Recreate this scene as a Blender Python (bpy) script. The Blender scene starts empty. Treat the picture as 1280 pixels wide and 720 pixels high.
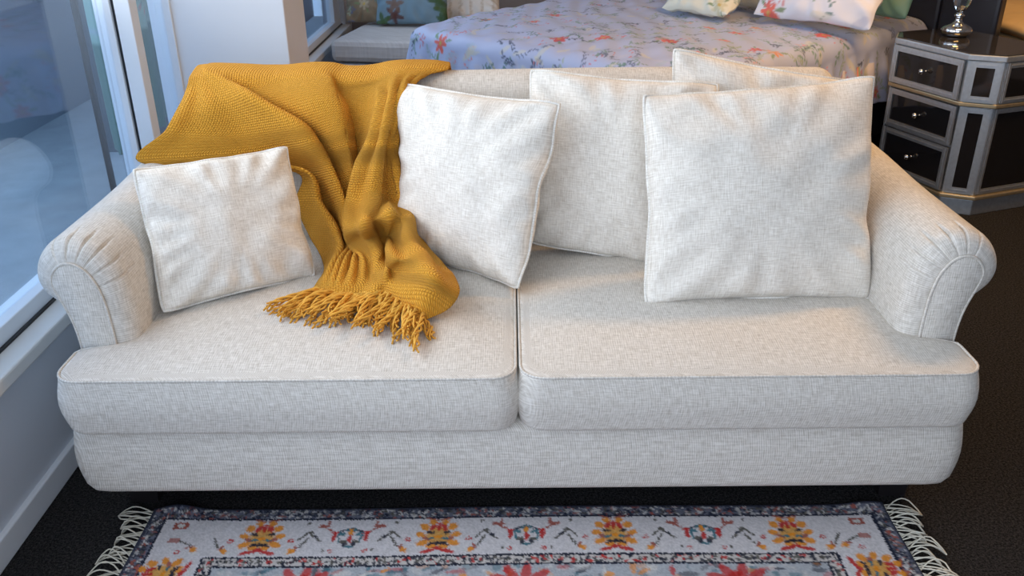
import bpy, bmesh, math, random
import numpy as np
from mathutils import Vector, Matrix, noise

random.seed(7)
rng = np.random.default_rng(11)
sc = bpy.context.scene
COL = sc.collection

# ------------------------------------------------------------------ camera
F_PX = 1100.0
CAM = Vector((-0.012, -1.665, 1.48))
PITCH = math.radians(25.7)
ROLL = math.radians(-0.5)
ROT = Matrix.Rotation(math.pi / 2 - PITCH, 3, 'X') @ Matrix.Rotation(ROLL, 3, 'Z')
cam_d = bpy.data.cameras.new('camera')
cam_d.sensor_width = 36.0
cam_d.lens = 36.0 * F_PX / 1280.0
cam_d.clip_start = 0.05
cam = bpy.data.objects.new('camera', cam_d)
COL.objects.link(cam)
cam.matrix_world = Matrix.Translation(CAM) @ ROT.to_4x4()
sc.camera = cam

# ------------------------------------------------------------------ light
sc.view_settings.view_transform = 'Standard'
sc.view_settings.look = 'None'
sc.view_settings.gamma = 1.0
sc.view_settings.use_curve_mapping = False
sc.view_settings.exposure = -0.2
world = bpy.data.worlds.new('world')
sc.world = world
world.use_nodes = True
bg = world.node_tree.nodes['Background']
bg.inputs['Color'].default_value = (0.42, 0.64, 1.0, 1)
bg.inputs['Strength'].default_value = 1.9


def area(name, loc, rot, sx, sy, power, color):
    l = bpy.data.lights.new(name, 'AREA')
    l.shape = 'RECTANGLE'
    l.size = sx
    l.size_y = sy
    l.energy = power
    l.color = color
    o = bpy.data.objects.new(name, l)
    COL.objects.link(o)
    o.location = loc
    o.rotation_euler = rot
    return o


# daylight through the shop front behind the photographer, in its opening
area('window_front_offscreen', (0.3, -3.58, 1.72), (math.radians(90), 0, 0), 2.4, 1.5, 38, (0.90, 0.94, 1.0))
# sky light through the upper part of the side windows, above the picture, in their openings
area('window_left_offscreen', (-1.34, -0.55, 1.69), (0, math.radians(-90), 0), 1.10, 4.3, 74, (1.0, 0.95, 0.905))
area('window_far_left_offscreen', (-1.34, 3.5, 1.69), (0, math.radians(-90), 0), 1.10, 2.5, 22, (0.72, 0.85, 1.0))
# warm showroom lamps at ceiling height, above the picture: their amber light falls on the arm, nightstand and tan bed
area('ceiling_lamp_right_offscreen', (2.0, 1.5, 2.68), (0, 0, 0), 1.1, 0.3, 56, (1.0, 0.56, 0.19))
area('ceiling_lamp_back_offscreen', (2.6, 3.6, 2.68), (0, 0, 0), 1.1, 0.3, 13, (1.0, 0.56, 0.19))

# ------------------------------------------------------------------ helpers
MW = {}


def at(px, py, Y=None, Z=None, X=None):
    d = ROT @ Vector(((px - 640) / F_PX, -(py - 360) / F_PX, -1.0))
    if Y is not None:
        t = (Y - CAM.y) / d.y
    elif Z is not None:
        t = (Z - CAM.z) / d.z
    else:
        t = (X - CAM.x) / d.x
    return CAM + d * t


def tag(o, label=None, cat=None, group=None, kind=None):
    if label:
        o['label'] = label
    if cat:
        o['category'] = cat
    if group:
        o['group'] = group
    if kind:
        o['kind'] = kind
    return o


def thing(name, loc, label, cat, group=None, rz=0.0, kind=None):
    o = bpy.data.objects.new(name, None)
    o.empty_display_size = 0.1
    COL.objects.link(o)
    M = Matrix.Translation(Vector(loc)) @ Matrix.Rotation(rz, 4, 'Z')
    o.matrix_world = M
    MW[o] = M
    return tag(o, label, cat, group, kind)


def build(name, V, F, mat, parent=None, uv=None, smooth=True, local=False, colors=None):
    """one mesh object; V in world coordinates unless local"""
    V = np.asarray(V, dtype=np.float64).reshape(-1, 3)
    me = bpy.data.meshes.new(name)
    if parent is not None and not local:
        Mi = np.array(MW[parent].inverted())
        V = V @ Mi[:3, :3].T + Mi[:3, 3]
    me.from_pydata(V.tolist(), [], F if isinstance(F, list) else F.tolist())
    me.update()
    if smooth:
        me.polygons.foreach_set('use_smooth', np.ones(len(me.polygons), dtype=bool))
    if uv is not None:
        lay = me.uv_layers.new(name='UVMap')
        li = np.empty(len(me.loops), dtype=np.int32)
        me.loops.foreach_get('vertex_index', li)
        lay.data.foreach_set('uv', np.asarray(uv, dtype=np.float32)[li].ravel())
    if colors is not None:
        ca = me.color_attributes.new('print', 'FLOAT_COLOR', 'POINT')
        c4 = np.ones((len(V), 4), dtype=np.float32)
        c4[:, :3] = colors
        ca.data.foreach_set('color', c4.ravel())
    me.materials.append(mat)
    o = bpy.data.objects.new(name, me)
    COL.objects.link(o)
    if parent is not None:
        o.parent = parent
        MW[o] = MW[parent]
    else:
        MW[o] = Matrix.Identity(4)
    return o


def grid_faces(nu, nv, cu=False, cv=False, off=0, flip=False):
    F = []
    for i in range(nu if cu else nu - 1):
        i2 = (i + 1) % nu
        for j in range(nv if cv else nv - 1):
            j2 = (j + 1) % nv
            q = [off + i * nv + j, off + i2 * nv + j, off + i2 * nv + j2, off + i * nv + j2]
            F.append(q[::-1] if flip else q)
    return F


def recalc(o):
    bm = bmesh.new()
    bm.from_mesh(o.data)
    bmesh.ops.recalc_face_normals(bm, faces=bm.faces)
    bm.to_mesh(o.data)
    bm.free()
    return o


def box(name, x0, x1, y0, y1, z0, z1, mat, parent=None, bev=0.0, local=False):
    V = [(x, y, z) for z in (z0, z1) for y in (y0, y1) for x in (x0, x1)]
    F = [[0, 2, 3, 1], [4, 5, 7, 6], [0, 1, 5, 4], [2, 6, 7, 3], [0, 4, 6, 2], [1, 3, 7, 5]]
    o = build(name, V, F, mat, parent, smooth=False, local=local)
    if bev > 0:
        bm = bmesh.new()
        bm.from_mesh(o.data)
        bmesh.ops.bevel(bm, geom=list(bm.edges), offset=bev, segments=2, affect='EDGES', profile=0.5)
        bm.to_mesh(o.data)
        bm.free()
    return o


def catmull(P, n, closed=False):
    P = np.asarray(P, dtype=float)
    m = len(P)
    out = []
    segs = m if closed else m - 1
    for i in range(segs):
        if closed:
            p0, p1, p2, p3 = P[(i - 1) % m], P[i], P[(i + 1) % m], P[(i + 2) % m]
        else:
            p1, p2 = P[i], P[i + 1]
            p0 = P[i - 1] if i > 0 else 2 * p1 - p2
            p3 = P[i + 2] if i + 2 < m else 2 * p2 - p1
        for k in range(n):
            t = k / n
            out.append(0.5 * ((2 * p1) + (-p0 + p2) * t + (2 * p0 - 5 * p1 + 4 * p2 - p3) * t * t
                              + (-p0 + 3 * p1 - 3 * p2 + p3) * t ** 3))
    if not closed:
        out.append(P[-1])
    return np.array(out)


def resample(P, n, closed=False):
    P = np.asarray(P, dtype=float)
    Q = np.vstack([P, P[:1]]) if closed else P
    s = np.concatenate([[0], np.cumsum(np.linalg.norm(np.diff(Q, axis=0), axis=1))])
    t = np.linspace(0, s[-1], n + 1)[:-1] if closed else np.linspace(0, s[-1], n)
    return np.stack([np.interp(t, s, Q[:, k]) for k in range(Q.shape[1])], axis=1)


def tube_geo(P, r, seg=8, closed=False):
    P = np.asarray(P, dtype=float)
    n = len(P)
    rr = np.full(n, r) if np.isscalar(r) else np.asarray(r)
    if closed:
        T = np.roll(P, -1, 0) - np.roll(P, 1, 0)
    else:
        T = np.gradient(P, axis=0)
    T /= np.linalg.norm(T, axis=1)[:, None] + 1e-12
    ref = np.array([0, 0, 1.0])
    if abs(T[0] @ ref) > 0.9:
        ref = np.array([1.0, 0, 0])
    N = np.zeros_like(P)
    v = ref - T[0] * (T[0] @ ref)
    N[0] = v / np.linalg.norm(v)
    for i in range(1, n):
        v = N[i - 1] - T[i] * (T[i] @ N[i - 1])
        N[i] = v / (np.linalg.norm(v) + 1e-12)
    B = np.cross(T, N)
    V, UV = [], []
    for i in range(n):
        for k in range(seg):
            a = 2 * math.pi * k / seg
            V.append(P[i] + rr[i] * (math.cos(a) * N[i] + math.sin(a) * B[i]))
            UV.append((i * 0.01, a * 0.004))
    F = grid_faces(n, seg, closed, True)
    if not closed:
        F.append(list(range(seg))[::-1])
        F.append([(n - 1) * seg + k for k in range(seg)])
    return V, F, UV


def tube(name, P, r, mat, parent=None, seg=8, closed=False):
    V, F, UV = tube_geo(P, r, seg, closed)
    return build(name, V, F, mat, parent, uv=UV)


def lathe(name, prof, cx, cy, mat, parent=None, seg=32):
    V = []
    for r, z in prof:
        for k in range(seg):
            a = 2 * math.pi * k / seg
            V.append((cx + r * math.cos(a), cy + r * math.sin(a), z))
    F = grid_faces(len(prof), seg, False, True)
    F.append(list(range(seg))[::-1])
    F.append([(len(prof) - 1) * seg + k for k in range(seg)])
    o = build(name, V, F, mat, parent)
    return recalc(o)


# ------------------------------------------------------------------ materials
def mat_new(name):
    m = bpy.data.materials.new(name)
    m.use_nodes = True
    nt = m.node_tree
    b = nt.nodes['Principled BSDF']
    return m, nt, b


def nd(nt, t, **kw):
    n = nt.nodes.new(t)
    for k, v in kw.items():
        setattr(n, k, v)
    return n


def plain(name, col, rough=0.5, metal=0.0, spec=0.5, noise_amt=0.0, noise_scale=20, bump=0.0):
    m, nt, b = mat_new(name)
    b.inputs['Roughness'].default_value = rough
    b.inputs['Metallic'].default_value = metal
    b.inputs['Specular IOR Level'].default_value = spec
    tc = nd(nt, 'ShaderNodeTexCoord')
    nz = nd(nt, 'ShaderNodeTexNoise')
    nz.inputs['Scale'].default_value = noise_scale
    nz.inputs['Detail'].default_value = 4
    nt.links.new(tc.outputs['Object'], nz.inputs['Vector'])
    mx = nd(nt, 'ShaderNodeMixRGB')
    mx.inputs['Color1'].default_value = tuple(c * (1 - noise_amt) for c in col) + (1,)
    mx.inputs['Color2'].default_value = tuple(min(1, c * (1 + noise_amt)) for c in col) + (1,)
    nt.links.new(nz.outputs['Fac'], mx.inputs['Fac'])
    nt.links.new(mx.outputs['Color'], b.inputs['Base Color'])
    if bump > 0:
        bp = nd(nt, 'ShaderNodeBump')
        bp.inputs['Strength'].default_value = bump
        bp.inputs['Distance'].default_value = 0.002
        nt.links.new(nz.outputs['Fac'], bp.inputs['Height'])
        nt.links.new(bp.outputs['Normal'], b.inputs['Normal'])
    return m


def linen(name, dark, light, sx=330.0, sy=330.0, bump=0.35, rib=0.0052, rib_amt=0.10):
    """slubby woven linen, uv in metres"""
    m, nt, b = mat_new(name)
    b.inputs['Roughness'].default_value = 0.92
    b.inputs['Specular IOR Level'].default_value = 0.15
    b.inputs['Sheen Weight'].default_value = 0.08
    uv = nd(nt, 'ShaderNodeUVMap')
    outs = []
    for scl in ((sx, sx * 0.11, 1), (sy * 0.11, sy, 1)):
        mp = nd(nt, 'ShaderNodeMapping')
        mp.inputs['Scale'].default_value = scl
        nz = nd(nt, 'ShaderNodeTexNoise')
        nz.inputs['Scale'].default_value = 1.0
        nz.inputs['Detail'].default_value = 2.0
        nz.inputs['Roughness'].default_value = 0.6
        nt.links.new(uv.outputs['UV'], mp.inputs['Vector'])
        nt.links.new(mp.outputs['Vector'], nz.inputs['Vector'])
        outs.append(nz.outputs['Fac'])
    mm = nd(nt, 'ShaderNodeMath', operation='ADD')
    nt.links.new(outs[0], mm.inputs[0])
    nt.links.new(outs[1], mm.inputs[1])
    # regular rib of the weave
    sp = nd(nt, 'ShaderNodeSeparateXYZ')
    nt.links.new(uv.outputs['UV'], sp.inputs[0])
    rb_ = nd(nt, 'ShaderNodeMath', operation='MULTIPLY')
    rb_.inputs[1].default_value = 2 * math.pi / rib
    nt.links.new(sp.outputs['X'], rb_.inputs[0])
    sn = nd(nt, 'ShaderNodeMath', operation='SINE')
    nt.links.new(rb_.outputs[0], sn.inputs[0])
    m2 = nd(nt, 'ShaderNodeMath', operation='MULTIPLY_ADD')
    m2.inputs[1].default_value = rib_amt
    nt.links.new(sn.outputs[0], m2.inputs[0])
    nt.links.new(mm.outputs[0], m2.inputs[2])
    mm = m2
    mr = nd(nt, 'ShaderNodeMapRange')
    mr.inputs['From Min'].default_value = 0.62
    mr.inputs['From Max'].default_value = 1.30
    nt.links.new(mm.outputs[0], mr.inputs['Value'])
    mx = nd(nt, 'ShaderNodeMixRGB')
    mx.inputs['Color1'].default_value = tuple(dark) + (1,)
    mx.inputs['Color2'].default_value = tuple(light) + (1,)
    nt.links.new(mr.outputs['Result'], mx.inputs['Fac'])
    nt.links.new(mx.outputs['Color'], b.inputs['Base Color'])
    bp = nd(nt, 'ShaderNodeBump')
    bp.inputs['Strength'].default_value = bump
    bp.inputs['Distance'].default_value = 0.0015
    nt.links.new(mm.outputs[0], bp.inputs['Height'])
    nt.links.new(bp.outputs['Normal'], b.inputs['Normal'])
    return m


def knit(name, dark, light, pitch=0.0072):
    """basket-weave throw, uv in metres"""
    m, nt, b = mat_new(name)
    b.inputs['Roughness'].default_value = 0.85
    b.inputs['Specular IOR Level'].default_value = 0.2
    b.inputs['Sheen Weight'].default_value = 0.12
    b.inputs['Sheen Tint'].default_value = (1, 0.8, 0.35, 1)
    uv = nd(nt, 'ShaderNodeUVMap')
    sep = nd(nt, 'ShaderNodeSeparateXYZ')
    nt.links.new(uv.outputs['UV'], sep.inputs[0])
    k = math.pi / pitch
    s = []
    for ax in ('X', 'Y'):
        mu = nd(nt, 'ShaderNodeMath', operation='MULTIPLY')
        mu.inputs[1].default_value = k
        nt.links.new(sep.outputs[ax], mu.inputs[0])
        si = nd(nt, 'ShaderNodeMath', operation='SINE')
        nt.links.new(mu.outputs[0], si.inputs[0])
        s.append(si.outputs[0])
    pr = nd(nt, 'ShaderNodeMath', operation='MULTIPLY')
    nt.links.new(s[0], pr.inputs[0])
    nt.links.new(s[1], pr.inputs[1])
    ab = nd(nt, 'ShaderNodeMath', operation='ABSOLUTE')
    nt.links.new(pr.outputs[0], ab.inputs[0])
    sg = nd(nt, 'ShaderNodeMath', operation='MULTIPLY_ADD')
    sg.inputs[1].default_value = 0.35
    nt.links.new(pr.outputs[0], sg.inputs[0])
    nt.links.new(ab.outputs[0], sg.inputs[2])
    mr = nd(nt, 'ShaderNodeMapRange')
    mr.inputs['From Min'].default_value = -0.05
    mr.inputs['From Max'].default_value = 0.75
    nt.links.new(sg.outputs[0], mr.inputs['Value'])
    mx = nd(nt, 'ShaderNodeMixRGB')
    mx.inputs['Color1'].default_value = tuple(dark) + (1,)  # gaps between the yarns get this darker colour, painted-in shade besides the bump
    mx.inputs['Color2'].default_value = tuple(light) + (1,)
    nt.links.new(mr.outputs['Result'], mx.inputs['Fac'])
    nt.links.new(mx.outputs['Color'], b.inputs['Base Color'])
    bp = nd(nt, 'ShaderNodeBump')
    bp.inputs['Strength'].default_value = 0.9
    bp.inputs['Distance'].default_value = 0.0038
    nt.links.new(sg.outputs[0], bp.inputs['Height'])
    nt.links.new(bp.outputs['Normal'], b.inputs['Normal'])
    return m


def printed(name, rough=0.8, bump_scale=500, bump=0.2, sheen=0.0):
    """cloth whose dye pattern is stored on the mesh"""
    m, nt, b = mat_new(name)
    b.inputs['Roughness'].default_value = rough
    b.inputs['Specular IOR Level'].default_value = 0.25
    b.inputs['Sheen Weight'].default_value = sheen
    at_ = nd(nt, 'ShaderNodeAttribute')
    at_.attribute_name = 'print'
    nt.links.new(at_.outputs['Color'], b.inputs['Base Color'])
    tc = nd(nt, 'ShaderNodeTexCoord')
    nz = nd(nt, 'ShaderNodeTexNoise')
    nz.inputs['Scale'].default_value = bump_scale
    nt.links.new(tc.outputs['Object'], nz.inputs['Vector'])
    bp = nd(nt, 'ShaderNodeBump')
    bp.inputs['Strength'].default_value = bump
    bp.inputs['Distance'].default_value = 0.002
    nt.links.new(nz.outputs['Fac'], bp.inputs['Height'])
    nt.links.new(bp.outputs['Normal'], b.inputs['Normal'])
    return m


def carpet_mat():
    m, nt, b = mat_new('charcoal_carpet')
    b.inputs['Roughness'].default_value = 1.0
    b.inputs['Specular IOR Level'].default_value = 0.05
    tc = nd(nt, 'ShaderNodeTexCoord')
    n1 = nd(nt, 'ShaderNodeTexNoise')
    n1.inputs['Scale'].default_value = 170
    n1.inputs['Detail'].default_value = 3
    n2 = nd(nt, 'ShaderNodeTexNoise')
    n2.inputs['Scale'].default_value = 420
    nt.links.new(tc.outputs['Object'], n1.inputs['Vector'])
    nt.links.new(tc.outputs['Object'], n2.inputs['Vector'])
    ad = nd(nt, 'ShaderNodeMath', operation='ADD')
    nt.links.new(n1.outputs['Fac'], ad.inputs[0])
    nt.links.new(n2.outputs['Fac'], ad.inputs[1])
    rp = nd(nt, 'ShaderNodeValToRGB')
    e = rp.color_ramp.elements
    e[0].position = 0.42
    e[0].color = (0.008, 0.008, 0.009, 1)
    e[1].position = 0.66
    e[1].color = (0.070, 0.066, 0.064, 1)
    hf = nd(nt, 'ShaderNodeMath', operation='MULTIPLY')
    hf.inputs[1].default_value = 0.5
    nt.links.new(ad.outputs[0], hf.inputs[0])
    nt.links.new(hf.outputs[0], rp.inputs['Fac'])
    nt.links.new(rp.outputs['Color'], b.inputs['Base Color'])
    bp = nd(nt, 'ShaderNodeBump')
    bp.inputs['Strength'].default_value = 0.8
    bp.inputs['Distance'].default_value = 0.006
    nt.links.new(ad.outputs[0], bp.inputs['Height'])
    nt.links.new(bp.outputs['Normal'], b.inputs['Normal'])
    return m


def window_glass():
    m = bpy.data.materials.new('window_glass')
    m.use_nodes = True
    nt = m.node_tree
    nt.nodes.clear()
    out = nd(nt, 'ShaderNodeOutputMaterial')
    tr = nd(nt, 'ShaderNodeBsdfTransparent')
    tr.inputs['Color'].default_value = (0.93, 0.96, 0.98, 1)
    gl = nd(nt, 'ShaderNodeBsdfGlossy')
    gl.inputs['Roughness'].default_value = 0.015
    gl.inputs['Color'].default_value = (0.85, 0.93, 1.0, 1)
    ge = nd(nt, 'ShaderNodeNewGeometry')
    dt = nd(nt, 'ShaderNodeVectorMath', operation='DOT_PRODUCT')
    nt.links.new(ge.outputs['Normal'], dt.inputs[0])
    nt.links.new(ge.outputs['Incoming'], dt.inputs[1])
    ab = nd(nt, 'ShaderNodeMath', operation='ABSOLUTE')
    nt.links.new(dt.outputs['Value'], ab.inputs[0])
    om = nd(nt, 'ShaderNodeMath', operation='SUBTRACT')
    om.inputs[0].default_value = 1.0
    nt.links.new(ab.outputs[0], om.inputs[1])
    pw = nd(nt, 'ShaderNodeMath', operation='POWER')
    pw.inputs[1].default_value = 4.0
    nt.links.new(om.outputs[0], pw.inputs[0])
    fr = nd(nt, 'ShaderNodeMath', operation='MULTIPLY_ADD')
    fr.inputs[1].default_value = 0.90
    fr.inputs[2].default_value = 0.05
    nt.links.new(pw.outputs[0], fr.inputs[0])
    mx = nd(nt, 'ShaderNodeMixShader')
    nt.links.new(fr.outputs[0], mx.inputs[0])
    nt.links.new(tr.outputs[0], mx.inputs[1])
    nt.links.new(gl.outputs[0], mx.inputs[2])
    nt.links.new(mx.outputs[0], out.inputs['Surface'])
    return m


def clear_crystal():
    m, nt, b = mat_new('cut_crystal')
    b.inputs['Transmission Weight'].default_value = 1.0
    b.inputs['Roughness'].default_value = 0.02
    b.inputs['IOR'].default_value = 1.5
    nz = nd(nt, 'ShaderNodeTexNoise')
    nz.inputs['Scale'].default_value = 3
    b.inputs['Base Color'].default_value = (0.95, 0.96, 0.97, 1)
    return m


M = {}
M['linen'] = linen('oatmeal_linen', (0.46, 0.415, 0.355), (0.78, 0.74, 0.68))
M['linen_base'] = linen('oatmeal_linen_base', (0.46, 0.415, 0.355), (0.78, 0.74, 0.68), 360, 200, 0.35, 0.0052, 0.16)
M['linen_cushion'] = linen('pale_linen', (0.60, 0.54, 0.46), (0.91, 0.865, 0.79), 300, 300, 0.35, 0.0046, 0.06)
M['pipe'] = linen('linen_piping', (0.62, 0.58, 0.51), (0.88, 0.85, 0.79))
M['throw'] = knit('mustard_weave', (0.56, 0.24, 0.02), (0.88, 0.42, 0.045))
M['tassel'] = plain('mustard_yarn', (0.80, 0.40, 0.055), 0.8, noise_amt=0.35, noise_scale=60, bump=0.4)
M['carpet'] = carpet_mat()
M['white'] = plain('white_paint', (0.80, 0.82, 0.85), 0.45, noise_amt=0.03, noise_scale=4)
M['wall'] = plain('pale_wall_paint', (0.62, 0.65, 0.70), 0.6, noise_amt=0.03, noise_scale=3)
M['taupe'] = plain('taupe_wall_paint', (0.26, 0.23, 0.22), 0.7, noise_amt=0.04, noise_scale=3)
M['frame'] = plain('white_aluminium', (0.82, 0.86, 0.90), 0.3, noise_amt=0.02, noise_scale=6)
M['gasket'] = plain('black_rubber', (0.012, 0.014, 0.018), 0.5)
M['sill'] = plain('cream_timber_paint', (0.70, 0.70, 0.68), 0.35, noise_amt=0.12, noise_scale=5)
M['glass'] = window_glass()
M['ceiling'] = plain('ceiling_paint', (0.70, 0.69, 0.67), 0.8, noise_amt=0.02)
M['dark_leg'] = plain('black_wood', (0.012, 0.010, 0.011), 0.45, noise_amt=0.3)
M['under'] = plain('black_lining', (0.01, 0.01, 0.012), 0.9)
M['rug'] = printed('woven_rug', 0.95, 700, 0.5)
M['rug_fringe'] = plain('cream_cotton', (0.62, 0.58, 0.48), 0.9, noise_amt=0.25, noise_scale=80)
M['rug_back'] = plain('rug_backing', (0.35, 0.31, 0.26), 0.95, noise_amt=0.2, noise_scale=90)
M['duvet'] = printed('floral_duvet', 0.45, 90, 0.05, 0.15)
M['pillow_print'] = printed('floral_pillow', 0.6, 90, 0.05, 0.1)
M['mirror'] = plain('smoked_mirror', (0.012, 0.011, 0.012), 0.05, metal=0.0, spec=0.6)
M['mirror_top'] = plain('smoked_mirror_top', (0.03, 0.027, 0.026), 0.05, spec=1.0)
M['silver'] = plain('brushed_pewter', (0.52, 0.55, 0.58), 0.42, metal=0.85, noise_amt=0.2, noise_scale=60)
M['gold'] = plain('antique_gold', (0.55, 0.43, 0.26), 0.4, metal=0.8, noise_amt=0.2, noise_scale=50)
M['chrome'] = plain('chrome', (0.80, 0.80, 0.80), 0.07, metal=1.0)
M['crystal'] = clear_crystal()
M['headboard'] = plain('navy_leatherette', (0.014, 0.017, 0.030), 0.35, noise_amt=0.2, noise_scale=12)
M['bed_base'] = plain('black_fabric', (0.012, 0.012, 0.015), 0.9, noise_amt=0.2, noise_scale=60)
M['mattress'] = linen('quilted_ticking', (0.48, 0.47, 0.46), (0.62, 0.61, 0.60), 60, 60, 0.5)
M['cream'] = linen('cream_cotton_cover', (0.66, 0.61, 0.47), (0.76, 0.71, 0.57), 120, 120, 0.15)
M['green'] = plain('sage_satin', (0.20, 0.36, 0.26), 0.45, noise_amt=0.08, noise_scale=9)
M['tan'] = plain('tan_quilt', (0.70, 0.50, 0.26), 0.7, noise_amt=0.12, noise_scale=14, bump=0.3)
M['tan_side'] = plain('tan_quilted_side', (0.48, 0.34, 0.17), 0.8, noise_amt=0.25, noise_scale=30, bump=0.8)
M['out_blue'] = plain('pale_blue_render', (0.50, 0.57, 0.64), 0.8, noise_amt=0.08, noise_scale=2)
M['out_dark'] = plain('dark_teal_backing', (0.020, 0.032, 0.050), 0.6, noise_amt=0.2, noise_scale=3)
M['out_ground'] = plain('paving', (0.44, 0.48, 0.50), 0.9, noise_amt=0.2, noise_scale=7)
M['black_metal'] = plain('black_metal', (0.015, 0.015, 0.017), 0.4)
M['shade'] = plain('ivory_shade', (0.75, 0.70, 0.6), 0.9)


# ------------------------------------------------------------------ room shell
WX = -1.222                       # inner face of the left wall
XR, YB, YF, ZC = 5.2, 5.3, -3.5, 2.75


def struct(o):
    o['kind'] = 'structure'
    return o


struct(box('floor', WX - 0.2, XR + 0.2, YF - 0.2, YB + 0.2, -0.1, 0.0, M['carpet']))
struct(box('ceiling', WX - 0.2, XR + 0.2, YF - 0.2, YB + 0.2, ZC, ZC + 0.1, M['ceiling']))
struct(box('wall_back', WX - 0.2, XR + 0.2, YB, YB + 0.15, 0, ZC, M['taupe']))
struct(box('wall_right', XR, XR + 0.15, YF - 0.2, YB, 0, ZC, M['taupe']))
wl = struct(box('wall_left', WX - 0.16, WX, YF, YB, 0.0, 0.39, M['wall']))
box('lintel', WX - 0.16, WX, YF, YB, 2.3, ZC, M['wall'], wl)
box('end_pier', WX - 0.16, WX, 5.02, YB, 0.39, 2.3, M['wall'], wl)
box('end_pier', WX - 0.16, WX, YF, -2.9, 0.39, 2.3, M['wall'], wl)
wf = struct(box('wall_front', WX - 0.2, XR, YF - 0.15, YF, 0, 0.95, M['wall']))
box('lintel', WX - 0.2, XR, YF - 0.15, YF, 2.55, ZC, M['wall'], wf)
box('pier', 1.6, XR, YF - 0.15, YF, 0.95, 2.55, M['wall'], wf)
bb = struct(box('baseboard_left', WX - 0.002, WX + 0.016, YF, YB, 0.0, 0.072, M['white'], bev=0.004))
pil = struct(box('wall_pillar', WX - 0.12, -0.842, 1.70, 2.03, 0.0, ZC, M['white'], bev=0.004))


def window(name, y0, y1, posts, ends):
    """posts: y of the deep double mullions; ends: slim jambs"""
    w = thing(name, (WX, (y0 + y1) / 2, 0.39), None, None, kind='structure')
    box('sill', WX - 0.03, WX + 0.042, y0, y1, 0.392, 0.43, M['sill'], w, 0.006)
    box('bottom_rail', WX - 0.094, WX - 0.030, y0, y1, 0.43, 0.478, M['frame'], w, 0.003)
    box('gasket', WX - 0.032, WX - 0.021, y0, y1, 0.4295, 0.436, M['gasket'], w)
    box('top_rail', WX - 0.094, WX - 0.030, y0, y1, 2.24, 2.30, M['frame'], w, 0.003)
    edges = []
    for p in posts:
        box('mullion', WX - 0.094, WX - 0.040, p, p + 0.06, 0.47, 2.25, M['frame'], w, 0.003)
        box('gasket', WX - 0.042, WX - 0.028, p + 0.012, p + 0.055, 0.44, 2.25, M['gasket'], w)
        box('mullion', WX - 0.030, WX + 0.020, p + 0.004, p + 0.064, 0.428, 2.30, M['frame'], w, 0.003)
        edges.append((p, p + 0.06))
    for a_, b_ in ends:
        box('jamb', WX - 0.09, WX - 0.034, a_, b_, 0.47, 2.25, M['frame'], w, 0.003)
        edges.append((a_, b_))
    edges.sort()
    for (a_, b_), (c_, d_) in zip(edges[:-1], edges[1:]):
        box('pane', WX - 0.066, WX - 0.060, b_ - 0.005, c_ + 0.005, 0.474, 2.245, M['glass'], w)
    return w


window('window_1', -2.9, 1.70, [1.20], [(-2.9, -2.8), (1.688, 1.70)])
window('window_2', 2.03, 5.02, [], [(2.03, 2.05), (4.80, 5.02)])
# outside the side window
struct(box('wall_outside', -3.4, -3.2, -4.5, 5.2, -0.1, 0.9, M['out_blue']))
struct(box('wall_dark_backing', -2.5, -2.3, 3.60, 9.0, -0.1, 1.9, M['out_dark']))  # added dark backing, makes the view through the panes look dark
struct(box('floor_outside', -9.0, WX - 0.2, -6.0, 9.0, -0.2, -0.1, M['out_ground']))


# ------------------------------------------------------------------ soft boxes
def round_rect(n, ax, ay, r):
    """unit-square perimeter points of a rounded rectangle with half sizes ax, ay"""
    pts = []
    for cx, cy, a0 in ((1, 1, 0), (-1, 1, 90), (-1, -1, 180), (1, -1, 270)):
        for k in range(9):
            a = math.radians(a0 + 90 * k / 8)
            pts.append(((ax - r) * cx + r * math.cos(a), (ay - r) * cy + r * math.sin(a)))
    pts = resample(pts, n, True)
    return pts / np.array([ax, ay])


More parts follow.
